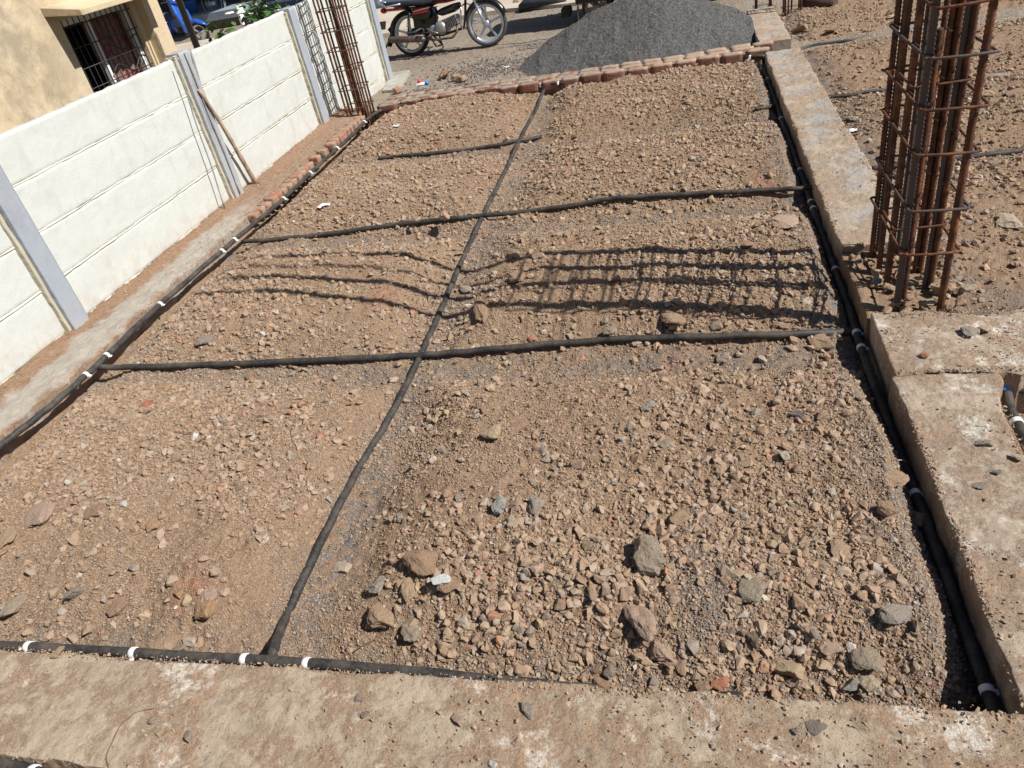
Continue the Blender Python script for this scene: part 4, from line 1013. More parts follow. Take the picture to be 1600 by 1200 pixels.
# ------------------------------------------------------------------ rebar cages
def bar_mesh(mb, x, y, z0, z1, r, lean=(0, 0), ribs=True, n=8, step=.009, bend=0):
    N = int((z1 - z0) / step) if ribs else max(4, int((z1 - z0) / .25))
    pts_ = []; rs = []
    for i in range(N + 1):
        t = i / N; z = z0 + (z1 - z0) * t
        pts_.append((x + lean[0] * (z - z0) + bend * math.sin(z * 1.7 + x * 40), y + lean[1] * (z - z0) + bend * math.cos(z * 1.3 + y * 30), z))
        rs.append(r * ((1.13 if i % 2 else .93) if ribs else 1))
    mb.tube(pts_, rs, n)
def cage(name, loc, label, bars, tie_rect, ties, tr=.005, ribs=True, hooks=True, group=None, rz=0):
    root = empty(name, loc, label, 'rebar column', rz=rz, group=group)
    for k, bdef in enumerate(bars):
        x, y, z0, z1, r, lean, m = bdef
        mb = MB()
        if ribs:
            zc = min(z1, 1.75); bar_mesh(mb, x, y, z0, zc, r, lean, True, bend=.003)
            if z1 > zc: bar_mesh(mb, x + lean[0] * (zc - z0), y + lean[1] * (zc - z0), zc, z1, r, lean, False, bend=.003)
        else: bar_mesh(mb, x, y, z0, z1, r, lean, False, n=6, bend=.003)
        mb.build('bar', M[m], root)
    x0, x1, y0, y1 = tie_rect
    for k, z in enumerate(ties):
        random.seed(k * 7 + 1)
        j = lambda s=.004: random.uniform(-s, s)
        z2 = z + j(.006); 
        c = [(x0 + j(), y0 + j(), z2), (x1 + j(), y0 + j(), z2 + j(.012)), (x1 + j(), y1 + j(), z2 + j(.014)), (x0 + j(), y1 + j(), z2 + j(.014))]
        pth = []
        for q in range(4):
            a_ = Vector(c[q]); b_ = Vector(c[(q + 1) % 4]); d_ = (b_ - a_).normalized()
            pth += [a_ + d_ * .012, a_.lerp(b_, .5) + Vector((j(.003), j(.003), -.002)), b_ - d_ * .012]
        mb = MB().tube(pth, tr, 7, closed=True)
        if hooks:
            a_ = Vector(c[k % 4]); ctr = Vector(((x0 + x1) / 2, (y0 + y1) / 2, z2))
            for sgn in (-1, 1):
                d_ = (ctr - a_).normalized(); s_ = Vector((-d_.y, d_.x, 0)) * sgn * .012
                mb.tube([a_ + s_, a_ + s_ + d_ * .07], tr, 6)
        if ribs and (k in (0, 3) or k > 5):
            ym = (y0 + y1) / 2; zz = z2 + .035 + j(.01); hw_ = .13
            c2_ = [(x0 + .008, ym - hw_, zz), (x1 - .008, ym - hw_ + j(), zz + j(.01)), (x1 - .008, ym + hw_, zz + j(.01)), (x0 + .008, ym + hw_, zz + j())]
            MB().tube([Vector(c2_[q]).lerp(Vector(c2_[(q + 1) % 4]), t_) for q in range(4) for t_ in (.05, .5, .95)], tr * .85, 7, closed=True).build('tie', M['rust'], root)
        mb.build('tie', M['rust_dark'] if (k == 1 or k % 6 == 4) else M['rust'], root)
        # binding wire knots where bars meet the tie
        kn = MB()
        for bdef in bars[::2]:
            x, y = bdef[0] + bdef[5][0] * z, bdef[1] + bdef[5][1] * z
            kn.tube([Vector((x, y, z2)) + Vector((math.cos(t) * .019, math.sin(t) * .019, .008 * math.sin(t * 2 + 1))) for t in [q * PI / 4 for q in range(8)]], .0016, 4, closed=True)
            if ribs: kn.tube([(x + .018, y, z2), (x + .03 + j(.01), y - .02 + j(.02), z2 + .02)], .0013, 4)
        kn.build('binding_wire', M['rust_dark'], root)
    return root
cx, cy = 1.03, 3.62
random.seed(8)
B_ = []
def ab(x, y, r=.0125, z1=5.6, lean=(0, 0), m='rust', z0=-.14): B_.append((x - cx, y - cy, z0 + .0, z1, r, lean, m))
# left row, right row, far end, with lapped pairs
ab(.932, 3.345, .0158, 4.7, (-.002, .001), 'rust_dark'); ab(.962, 3.350, .0130, 1.22, (-.004, .004), 'rust')
ab(.930, 3.545, .0135, 4.5, (.000, .001)); ab(.932, 3.575, .0126, 4.75, (-.001, 0), 'rust_dark'); ab(.930, 3.735, .0135, 4.65, (0, .001)); ab(.936, 3.765, .0122, 1.9, (-.003, 0))
ab(.932, 3.93, .0135, 4.6, (.001, 0)); ab(.962, 3.925, .0126, 4.55, (0, 0), 'rust_dark')
ab(1.108, 3.295, .0158, 4.75, (0, .000)); ab(1.122, 3.515, .0135, 4.55, (0, .001)); ab(1.120, 3.545, .0126, 4.65, (.001, .001), 'rust_dark')
ab(1.124, 3.705, .0130, 4.6, (.001, 0)); ab(1.120, 3.73, .0122, 2.2, (-.001, 0)); ab(1.122, 3.90, .0130, 4.65, (0, 0)); ab(1.06, 3.935, .0126, 4.3, (0, 0), 'rust_dark')
ab(1.092, 3.52, .0105, 1.6, (.002, .0), 'rust_dark'); ab(1.095, 3.71, .0122, 4.4, (.0, .0))
cage('rebar_column', (cx, cy, 0), 'tall rusty rebar column cage standing in rubble at the right, the nearest and largest one', B_, (.908 - cx, 1.147 - cx, 3.272 - cy, 3.955 - cy),
     [.295, .505, .745, .93, 1.13, 1.31, 1.5, 1.69, 1.88, 2.07], .0062)
# far left cage by the wall
c2 = (-3.745, 8.36)
B2 = []
for (x, y) in ((-.19, -.15), (-.12, -.15), (0.0, -.15), (.10, -.15), (.18, -.15), (-.19, .0), (-.19, .15), (-.08, .15), (.03, .15), (.18, .15), (.18, 0), (.06, -.12), (-.05, .12)):
    B2.append((x * .70, y * .8, -.14, random.uniform(3.6, 4.2) if random.random() < .75 else random.uniform(.75, 1.1), .0115, (random.uniform(-.004, .004), random.uniform(-.004, .004)), 'rust'))
cage('rebar_column', (c2[0], c2[1], 0), 'rusty rebar column cage at the far left corner against the cream wall', B2, (-.150, .147, -.14, .14), [.12 + .205 * k for k in range(12)], .0055, ribs=False, rz=.12)
for q, (loc, nb, lb) in enumerate((((.99, 11.15, -.1), ((-.09, -.10), (.09, -.10), (.10, 0.0), (-.09, .10), (.09, .10)), 'dark rebar column foot at the end of the short beam beyond the kerb'),
                               ((1.31, 10.78, -.1), ((-.10, -.10), (-.06, -.11), (.09, -.10), (.105, -.02), (-.10, .10), (.09, .10), (.0, .10)), 'rebar column foot just right of the short beam end at the top edge'))):
    cage('rebar_column', loc, lb, [(x, y, -.05, 3.9, .012, (0, 0), 'rust') for x, y in nb], (-.12, .12, -.125, .125), [.1 + .2 * k for k in range(10)], .0042, ribs=False, hooks=False)

# log / pile behind the right plot at the top
M['dark_wood'] = plain('dark_timber', (.085, .055, .042), .85, bump=.01, sc=8)
a_ = Vector(P(1252, 4, .0)); b_ = Vector(P(1306, 0, .02))
o = MB().tube([Vector((0, 0, 0)), (b_ - a_) * .5 + Vector((0, 0, .01)), (b_ - a_)], [.07, .075, .065], 14).build('timber_log', M['dark_wood']); o.location = a_ + Vector((0, 0, -.03))
tag(o, 'dark timber log lying right of the small rebar column feet at the top edge', 'log')

# ------------------------------------------------------------------ gravel heap
hm = NT('dark_crushed_stone', .92, .2)
vb = hm.n('ShaderNodeRGBToBW'); hm.l(hm.voro(105, 'F1', 'Color'), vb.inputs[0])
c_ = hm.ramp(vb.outputs[0], [(.1, (.06, .06, .062)), (.5, (.12, .12, .121)), (.8, (.175, .172, .17)), (.95, (.28, .275, .27))])
c_ = hm.mix(hm.rng(hm.noise(2.2, 4), .5, .7, 0, .5), c_, (.17, .15, .135))
hm.col(c_); n_ = hm.bump(hm.noise(18, 6, .75), .02); hm.bump(hm.voro(95), .010, 1, n_); M['heap'] = hm.m
def heap_h(x, y):
    a = np.arctan2(y - 10.42, x + .42)
    r = np.hypot((x + .42 + .06 * (x < -.42)) / np.where(x < -.42, 1.18, 1.10), (y - 10.42) / 1.0) * (1 + .06 * np.sin(a * 3 + 1) + .04 * np.sin(a * 5))
    R0 = 1.38; hh = .72
    z = hh * np.clip(1 - r / R0, 0, 1) ** .92
    z = hh * (1 - np.sqrt((r / R0) ** 2 + .018)) + .03 
    ridge = .05 * fbm(x, y, 1.7, 3, 61) - .035 * np.abs(fbm(x * 1.6, y * .5, 2.2, 3, 66)) + .014 * fbm(x, y, 9, 3, 63) + .009 * fbm(x, y, 40, 2, 64)
    return np.maximum(-.30, z - .1 + ridge)
xs = np.linspace(-2.6, .80, 330); ys = np.linspace(9.0, 12.3, 330)
X, Y = np.meshgrid(xs, ys); Z = heap_h(X, Y)
Z = np.where(X > .775, -.3, Z)
tag(link('gravel_heap', grid_mesh('gravel_heap', X, Y, Z), M['heap']), 'big heap of dark grey crushed stone behind the brick kerb', 'gravel heap')
x, y = pts(16000, -2.3, .75, 8.97, 11.6, 1.0); z = heap_h(x, y); kk = z > -.11; x, y, z = x[kk], y[kk], z[kk]
r = sizes(len(x), y, .0045, .010, 2.6); g_ = rng.choice([.075, .11, .145, .20, .34], len(x), p=[.3, .32, .24, .12, .02])
scatter('gravel', x, y, z, r, np.stack([g_, g_, g_ * 1.02], 1) * (1 + .1 * rng.random((len(x), 3))), 'loose dark chips covering the crushed stone heap')
x = rng.normal(-2.65, .36, 1500); y = rng.normal(10.25, .30, 1500); r = sizes(1500, y, .010, .028, 2.4); g_ = rng.choice([.08, .14, .2, .32], 1500)
scatter('gravel', x, y, height_s(x, y), r, np.stack([g_, g_, g_], 1), 'small patch of coarse grey gravel on the street left of the heap')
x, y = pts(900, -3.55, -2.6, 8.98, 9.6, 1.0); r = sizes(len(x), y, .01, .028, 2.4); g_ = rng.choice([.08, .14, .2, .45], len(x), p=[.35, .3, .25, .1])
scatter('gravel', x, y, height_s(x, y), r, np.stack([g_, g_, g_], 1), 'grey gravel behind the left part of the brick kerb')

# bits behind the kerb
M['slab'] = plain('pale_slab', (.36, .34, .30), .85, bump=.004, sc=10)
a4 = [P(603, 140, -.06), P(635, 116, -.03), P(644, 118, -.03), P(623, 142, -.06)]
q1 = Vector(P(604, 143, -.05)); 
sl = MB(); pg = [P(598, 143, -.07), P(622, 141, -.07), P(641, 113, -.07), P(612, 117, -.07)]
sl.add([(p[0], p[1], -.115) for p in pg] + [(p[0], p[1], -.035 - .02 * (k in (0, 1))) for k, p in enumerate(pg)], [(0, 3, 2, 1), (4, 5, 6, 7), (0, 1, 5, 4), (1, 2, 6, 5), (2, 3, 7, 6), (3, 0, 4, 7)])
tag(sl.build('stone_slab', M['slab'], bevel=.006), 'pale flat stone slab lying behind the last wall post', 'slab')
M['pvc'] = plain('white_pvc', (.82, .83, .84), .35, var=.05)
M['red_plastic'] = plain('red_plastic', (.60, .06, .05), .4)
t0 = Vector(P(661, 131, -.03))
te = empty('pipe_tap', t0, 'white plastic water tap elbow with a red cap and a blue end behind the kerb', 'pipe fitting')
MB().tube([(-.085, -.01, -.07), (-.085, -.01, -.01), (-.07, -.01, .0), (.03, .0, .0)], .021, 12).build('elbow', M['pvc'], te)
MB().lathe([(0, .052), (.02, .05), (.024, .03), (.024, .015), (.016, .0)], Matrix.Translation((-.045, 0, .012)), 14).build('red_cap', M['red_plastic'], te)
MB().tube([(.03, 0, 0), (.08, 0, 0)], .024, 12).build('blue_end', M['blue_plastic'], te)
stone(697, 122, 26, 20, 'brown', 'brown wedge of rock standing behind the brick kerb', .5, 3, .9)
for u, v, lb, k in ((713, 123, 'piece of red brick right of the brown rock wedge', 1), (622, 143, 'piece of red brick beside the foot of the last wall post', 2), (722, 125, 'small piece of red brick touching another behind the kerb', 3)):
    x_, y_, z_ = P(u, v, -.07); mb = MB(); rough_brick(mb, (0, 0, 0), (.11, .09, .065), .4 * k, 700 + k); o = mb.build('brick_piece', M['worn_brick']); o.location = (x_, y_, z_ + .02); tag(o, lb, 'brick')

# crack in the near beam, added as a dark strand, and twigs / litter
M['twig'] = plain('dry_twig', (.16, .10, .065), .8)
tw = [P(u, v, .003) for u, v in ((240, 1107), (212, 1114), (188, 1134), (176, 1158), (166, 1182), (170, 1199))]
o = MB().tube([Vector(p) - Vector(tw[0]) for p in smooth_path(tw, 6)], .0022, 5).build('crack_line', M['twig']); o.location = tw[0]
tag(o, 'thin dark curved strand marking the crack in the near beam at the lower left', 'root')
for u1, v1, u2, v2, lb in ((310, 693, 335, 680, 'dry twig lying in the left near bay'), (553, 1022, 590, 1000, 'thin dry twig near the joint of the middle pipe'), (185, 742, 187, 760, 'short pale straw in the left near bay'), (1400, 722, 1418, 725, 'thin pale straw at the trench rim')):
    a_ = Vector(on_ground(u1, v1)); b_ = Vector(on_ground(u2, v2)); a_.z += .01; b_.z += .012
    o = MB().tube([Vector(), (b_ - a_) * .5 + Vector((0, 0, .004)), b_ - a_], .0025, 5).build('twig', M['twig'] if 'straw' not in lb else M['wood']); o.location = a_; tag(o, lb, 'twig')
M['foil'] = plain('plastic_scrap', (.62, .65, .66), .3, spec=.6)
for u, v, s_, lb in ((508, 325, .05, 'crumpled white plastic scrap in the third left bay'), (620, 199, .035, 'pale plastic scrap in the farthest left bay'), (1333, 207, .03, 'whitish plastic scrap right of the sandy beam'), (792, 107, .035, 'white paper scrap on the street beside the heap'), (1136, 18, .035, 'white scrap on the ground right of the heap top')):
    x_, y_, z_ = on_ground(u, v)
    V = []; F = []; n_ = 5; random.seed(u)
    for i in range(n_):
        for k in range(n_): V.append(((i / 4 - .5) * 2 * s_, (k / 4 - .5) * 1.4 * s_, random.uniform(0, .5) * s_))
    for i in range(n_ - 1):
        for k in range(n_ - 1): F.append((i * n_ + k, i * n_ + k + 1, (i + 1) * n_ + k + 1, (i + 1) * n_ + k))
    me = bpy.data.meshes.new('scrap'); me.from_pydata(V, [], F); me.update()
    o = link('plastic_scrap', me, M['foil']); so_ = o.modifiers.new('thick', 'SOLIDIFY'); so_.thickness = .0015; o.location = (x_, y_, z_ + .012); tag(o, lb, 'litter')

# ------------------------------------------------------------------ motorcycle
M['black_paint'] = plain('black_paint', (.012, .012, .013), .28, spec=.6, var=.1)
M['black_rubber'] = plain('black_rubber', (.025, .025, .026), .8, bump=.002, sc=30)
M['tyre_dust'] = plain('dusty_rubber', (.07, .065, .06), .9, bump=.002, sc=30)
M['red_paint'] = plain('red_paint', (.55, .02, .025), .3, spec=.6, var=.08, coat=.4)
M['silver'] = plain('silver_alloy', (.50, .54, .62), .35, metal=.7, var=.1)
M['chrome'] = plain('chrome', (.72, .73, .75), .15, metal=1, var=.08)
M['exhaust'] = plain('dull_exhaust', (.16, .13, .11), .5, metal=.6, var=.4, sc=20)
M['engine'] = plain('cast_engine', (.34, .34, .34), .5, metal=.6, var=.3, sc=30)
M['seat'] = plain('seat_vinyl', (.022, .025, .032), .45, var=.2)
M['lamp_red'] = plain('red_lens', (.5, .02, .02), .15, spec=.7)
M['glass'] = plain('lamp_glass', (.55, .57, .6), .08, spec=.8)
M['blue_paint'] = plain('blue_paint', (.02, .09, .42), .25, spec=.6, var=.1, coat=.5)
M['orange'] = plain('orange_lens', (.8, .25, .03), .25)
def wheel(name, parent, c, R, wd, rim_m, tyre_m, spokes=5, steer=0.0, lean=0.0):
    """wheel in the xz plane around c, as tyre, rim with spokes and hub"""
    Mx = Matrix.Translation(c) @ Matrix.Rotation(steer, 4, 'Z') @ Matrix.Rotation(PI / 2, 4, 'X')
    root = MB().lathe([(R - .055, -wd * .30), (R - .045, -wd * .48), (R - .02, -wd * .5), (R - .004, -wd * .30), (R, 0), (R - .004, wd * .30), (R - .02, wd * .5), (R - .045, wd * .48), (R - .055, wd * .30), (R - .055, -wd * .30)], Mx, 48).build(name, M[tyre_m], parent)
    rm = MB().lathe([(R - .056, -wd * .42), (R - .048, -wd * .42), (R - .05, -wd * .3), (R - .075, -wd * .25), (R - .078, 0), (R - .075, wd * .25), (R - .05, wd * .3), (R - .048, wd * .42), (R - .056, wd * .42), (R - .085, wd * .3), (R - .09, 0), (R - .085, -wd * .3), (R - .056, -wd * .42)], Mx, 48)
    rm.lathe([(0, -.055), (.03, -.055), (.05, -.04), (.055, 0), (.05, .04), (.03, .055), (0, .055)], Mx, 20)
    for k in range(spokes):
        a = 2 * PI * k / spokes + .3
        d = Vector((math.cos(a), math.sin(a), 0)); s_ = Vector((-d.y, d.x, 0))
        secs = []
        for t, w_ in ((.035, .026), (.10, .015), (R - .12, .013), (R - .075, .022)):
            secs.append([Mx @ (d * t + s_ * w_ + Vector((0, 0, .014))), Mx @ (d * t - s_ * w_ + Vector((0, 0, .014))), Mx @ (d * t - s_ * w_ + Vector((0, 0, -.014))), Mx @ (d * t + s_ * w_ + Vector((0, 0, -.014)))])
        rm.loft(secs, False)
    rm.build('rim', M[rim_m], root)
    return root
rear = Vector(P(648, 87, -.09)); front = Vector(P(767, 72, -.09))
bike = empty('motorcycle', rear, 'black and red commuter motorcycle parked on its stand on the street', 'motorcycle')
dv = front - rear; hd = math.atan2(dv.y, dv.x); WB = dv.length * .985
bike.rotation_euler = (R_(-8), 0, hd)
RW = .315
wheel('front_wheel', bike, (WB, 0, RW), RW, .085, 'silver', 'tyre_dust', 5, steer=.22)
wheel('rear_wheel', bike, (0, 0, RW), RW, .10, 'silver', 'black_rubber', 5)
def arc(cx_, cz_, r_, a0, a1, n=12): return [(cx_ + r_ * math.cos(R_(a0 + (a1 - a0) * k / n)), 0, cz_ + r_ * math.sin(R_(a0 + (a1 - a0) * k / n))) for k in range(n + 1)]
def fender(name, path, wd, m, thick=.004):
    secs = []
    for k, p in enumerate(path):
        a = Vector(path[max(0, k - 1)]); b = Vector(path[min(len(path) - 1, k + 1)]); t = (b - a).normalized(); nn = Vector((-t.z, 0, t.x))
        if nn.z < 0 and abs(nn.z) > .3: nn = -nn
        q = Vector(p); L1 = []
        for s_, h in ((-1, -.03), (-.8, .0), (0, .014), (.8, 0), (1, -.03)): L1.append(q + Vector((0, s_ * wd / 2, 0)) + nn * h)
        L2 = [v - nn * thick - Vector((0, 0, 0)) for v in L1[::-1]]
        secs.append(L1 + L2)
    return MB().loft(secs).build(name, M[m], bike)
fender('front_mudguard', [Vector((p[0], p[1], p[2])) for p in arc(WB, RW, RW + .035, 168, 20)], .12, 'black_paint')
fender('rear_mudguard', arc(.02, RW + .02, RW + .04, 75, 175) + [(-.40, 0, .26), (-.46, 0, .18)], .15, 'black_paint')
fk = MB()
for s_ in (-1, 1):
    fk.tube([(WB, s_ * .085, RW), (WB - .10, s_ * .085, RW + .30)], .021, 12); fk.tube([(WB - .09, s_ * .085, RW + .28), (WB - .235, s_ * .085, .98)], .015, 12)
fk.box((WB - .21, 0, .90), (.06, .22, .03)); fk.build('front_fork', M['silver'], bike)
fr = MB()
fr.tube([(WB - .22, 0, .92), (WB - .28, 0, .80), (WB - .33, 0, .48), (WB - .38, 0, .30), (.55, 0, .24), (.38, 0, .26)], .019, 10)
fr.tube([(WB - .25, 0, .88), (.70, 0, .78), (.40, 0, .70), (.05, 0, .72), (-.2, 0, .78)], .019, 10)
fr.tube([(.42, 0, .70), (.36, 0, .45), (.38, 0, .26)], .019, 10)
for s_ in (-1, 1):
    fr.tube([(.36, s_ * .09, .30), (0, s_ * .10, RW)], .018, 10); fr.tube([(.30, s_ * .1, .44), (.06, s_ * .11, .68)], .012, 8)
fr.build('frame', M['black_paint'], bike)
for s_ in (-1, 1):
    sh = MB().tube([(.02, s_ * .125, .34), (.10, s_ * .125, .64)], .012, 10)
    for k in range(9): sh.tube([(.035 + k * .0075, s_ * .125, .42 + k * .024), (.037 + k * .0075, s_ * .125, .431 + k * .024)], .027, 10)
    sh.build('rear_shock', M['black_paint'], bike)
MB().prism([(-.10, .30), (.42, .27), (.50, .36), (.10, .40), (-.08, .38)], 'y', .07, .10).build('chain_case', M['black_paint'], bike, bevel=.008)
MB().prism([(.10, .40), (.42, .34), (.50, .50), (.44, .72), (.12, .72)], 'y', -.06, .06).build('battery_box', M['black_paint'], bike, bevel=.01)
def hull_sec(x, pr, zc=0):
    return [Vector((x, y, z + zc)) for y, z in pr]
def oval(x, zc, w_, h, n=14, p=.8):
    o_ = []
    for k in range(n):
        a = 2 * PI * k / n; c_, s_ = math.cos(a), math.sin(a)
        o_.append(Vector((x, w_ * math.copysign(abs(c_) ** p, c_), zc + h * math.copysign(abs(s_) ** p, s_))))
    return o_
MB().loft([oval(-.36, .84, .06, .02), oval(-.30, .83, .11, .045), oval(-.05, .80, .13, .055), oval(.15, .785, .14, .05), oval(.36, .76, .12, .055), oval(.50, .775, .085, .05), oval(.56, .78, .05, .03)]).build('seat', M['seat'], bike)
MB().loft([oval(.46, .80, .05, .04), oval(.54, .80, .10, .085), oval(.68, .83, .145, .12), oval(.82, .85, .15, .125), oval(.93, .86, .11, .10), oval(1.0, .87, .05, .05)]).build('fuel_tank', M['red_paint'], bike)
MB().loft([oval(.52, .78, .152, .03), oval(.70, .775, .158, .045), oval(.88, .80, .13, .04)]).build('tank_panel', M['black_paint'], bike)
for s_ in (-1, 1):
    pn = MB().prism([(.14, .52), (.40, .50), (.47, .60), (.44, .685), (.20, .70), (.12, .62)], 'y', s_ * .115, s_ * .135); pn.build('side_panel', M['black_paint'], bike, bevel=.008)
    MB().prism([(.16, .60), (.42, .615), (.45, .665), (.36, .685), (.18, .66)], 'y', s_ * .1355, s_ * .146).build('side_panel_stripe', M['red_paint'], bike, bevel=.004)
    MB().prism([(.17, .655), (.36, .678), (.47, .69), (.46, .675), (.36, .664), (.17, .645)], 'y', s_ * .1465, s_ * .151).build('side_panel_trim', M['silver'], bike)
    MB().prism([(-.31, .715), (-.02, .70), (.0, .735), (-.28, .765)], 'y', s_ * .09, s_ * .125).build('tail_panel', M['red_paint'] if s_ < 0 else M['black_paint'], bike, bevel=.008)
gr = MB()
for s_ in (-1, 1): gr.tube([(-.02, s_ * .14, .80), (-.28, s_ * .14, .79), (-.40, s_ * .12, .86), (-.44, s_ * .06, .90), (-.45, 0, .905)], .015, 10)
gr.build('grab_rail', M['silver'], bike)
MB().ellipsoid((-.40, 0, .74), (.05, .075, .05)).build('tail_lamp', M['lamp_red'], bike)
MB().box((-.47, 0, .50), (.012, .18, .14), rot=Matrix.Rotation(.25, 3, 'Y')).build('number_plate', M['black_paint'], bike)
en = MB().lathe([(0, .13), (.05, .128), (.085, .115), (.10, .09), (.10, -.10), (.08, -.12), (0, -.12)], Matrix.Translation((.56, 0, .34)) @ Matrix.Rotation(PI / 2, 4, 'X'), 26)
en.lathe([(0, .11), (.06, .108), (.075, .09), (.075, -.1), (0, -.1)], Matrix.Translation((.43, 0, .33)) @ Matrix.Rotation(PI / 2, 4, 'X'), 22)
en.build('engine', M['engine'], bike)
cy_ = MB()
for k in range(9):
    a = Vector((.62 + k * .028, 0, .38 + k * .008)); cy_.box(a, (.012, .17, .15), rot=Matrix.Rotation(-.25, 3, 'Y'))
cy_.box((.72, 0, .41), (.22, .11, .11), rot=Matrix.Rotation(-.25, 3, 'Y')); cy_.build('cylinder_fins', M['engine'], bike)
MB().loft([oval(.52, .58, .09, .03), oval(.60, .58, .10, .065), oval(.80, .62, .09, .07), oval(.90, .65, .06, .05)]).build('intake_cover', M['black_paint'], bike)
ex = MB().tube([(.83, -.05, .36), (.84, -.10, .26), (.76, -.13, .19), (.50, -.15, .19), (.30, -.16, .22)], .018, 10)
ex.tube([(.32, -.16, .215), (.26, -.165, .225), (.24, -.165, .23), (-.28, -.175, .275), (-.31, -.175, .278)], [.022, .040, .046, .048, .036], 16); ex.build('exhaust', M['exhaust'], bike)
cgd = MB()
for s_ in (-1, 1): cgd.tube([(WB - .30, s_ * .03, .66), (WB - .29, s_ * .20, .62), (WB - .30, s_ * .24, .50), (WB - .33, s_ * .22, .34), (WB - .38, s_ * .04, .28)], .012, 10)
cgd.build('crash_guard', M['chrome'], bike)
hb = MB().tube([(WB - .38, -.36, 1.02), (WB - .34, -.20, 1.06), (WB - .26, -.08, 1.02), (WB - .26, .08, 1.02), (WB - .34, .20, 1.06), (WB - .38, .36, 1.02)], .011, 10); hb.build('handlebar', M['chrome'], bike)
for s_ in (-1, 1):
    MB().tube([(WB - .385, s_ * .37, 1.02), (WB - .36, s_ * .26, 1.045)], .017, 10).build('grip', M['black_rubber'], bike)
    mr = MB().tube([(WB - .34, s_ * .22, 1.05), (WB - .30, s_ * .30, 1.18)], .005, 6); mr.ellipsoid((WB - .30, s_ * .31, 1.21), (.012, .07, .04)); mr.build('mirror', M['black_paint'], bike)
    MB().ellipsoid((WB - .16, s_ * .15, .92), (.04, .03, .028)).build('indicator', M['orange'], bike)
hl = MB().ellipsoid((WB - .14, 0, .96), (.10, .12, .12)).build('headlamp_cowl', M['red_paint'], bike)
MB().ellipsoid((WB - .06, 0, .95), (.035, .085, .085)).build('headlight', M['glass'], hl)
MB().tube([(.42, .14, .22), (.36, .34, .06), (.30, .38, .0)], .012, 8).build('side_stand', M['black_paint'], bike)
ms = MB()
for s_ in (-1, 1): ms.tube([(.36, s_ * .07, .24), (.46, s_ * .12, .10)], .014, 8)
ms.tube([(.46, -.12, .10), (.46, .12, .10)], .012, 8); ms.build('centre_stand', M['black_paint'], bike)
fp = MB()
for s_ in (-1, 1): fp.tube([(.42, s_ * .10, .25), (.42, s_ * .30, .25)], .013, 8)
fp.build('footrest', M['black_rubber'], bike)
MB().tube([(.36, -.10, .36), (.36, -.17, .36), (.50, -.18, .30), (.56, -.20, .28)], .008, 8).build('brake_pedal', M['silver'], bike)

for ch in bike.children_recursive:
    if ch.type != 'MESH' or 'wheel' in ch.name or 'wheel' in (ch.parent.name if ch.parent else '') or ch.name in ('front_mudguard', 'exhaust', 'engine'): continue
    for v in ch.data.vertices:
        if v.co.z > .42: v.co.z = .42 + (v.co.z - .42) * .85
# ------------------------------------------------------------------ auto rickshaw, only its low near corner inside the picture
au = empty('auto_rickshaw', (-1.50, 12.95, -.1), 'dark three wheeled auto rickshaw parked behind the gravel heap, mostly above the frame', 'auto rickshaw')
M['canopy'] = plain('black_canopy', (.03, .03, .032), .7)
M['hub'] = plain('grey_hub', (.20, .195, .185), .6, metal=.4)
for y_ in (-.52, .52):
    r_ = wheel('wheel', au, (.18, y_, .22), .22, .10, 'hub', 'black_rubber', 6)
wheel('wheel', au, (2.1, 0, .22), .22, .10, 'hub', 'black_rubber', 6)
MB().loft([[Vector((x, y, z)) for y, z in ((-.62, .30), (.62, .30), (.64, .75), (.60, .9), (-.60, .9), (-.64, .75))] for x in (-.12, 1.35)], False).build('rear_body', M['black_paint'], au, bevel=.02)
MB().loft([[Vector((x, y * k, z)) for y, z in ((-.50, .30), (.50, .30), (.50, .8), (.42, zt), (-.42, zt), (-.50, .8))] for x, k, zt in ((1.75, 1, .95), (2.1, .8, 1.0), (2.32, .5, .9))], False).build('front_cowl', M['black_paint'], au, bevel=.02)
MB().box((1.55, 0, .30), (.5, 1.1, .06)).build('floor', M['black_paint'], au)
MB().loft([[Vector((x, y, z + dz)) for y, z in ((-.62, 1.4), (.62, 1.4), (.60, 1.68), (.40, 1.78), (-.40, 1.78), (-.60, 1.68))] for x, dz in ((-.10, -.05), (.3, .03), (1.5, .03), (2.0, -.10))], False).build('canopy', M['canopy'], au, bevel=.02)
for x_, y_ in ((-.06, -.58), (-.06, .58), (1.2, -.58), (1.2, .58), (1.95, -.45), (1.95, .45)):
    MB().tube([(x_, y_, .85), (x_ + (.02 if x_ < 1.5 else -.08), y_, 1.36)], .02, 8).build('pillar', M['black_paint'], au)
MB().box((-.10, 0, 1.15), (.03, 1.16, .58)).build('rear_flap', M['canopy'], au)
MB().box((-.30, -.36, .20), (.14, .30, .13)).build('bumper', M['black_rubber'], au, bevel=.02)
MB().box((-.10, -.53, .16), (.012, .14, .22)).build('mud_flap', M['hub'], au)
MB().box((.55, 0, .62), (.5, 1.1, .12)).build('bench', M['seat'], au, bevel=.03)

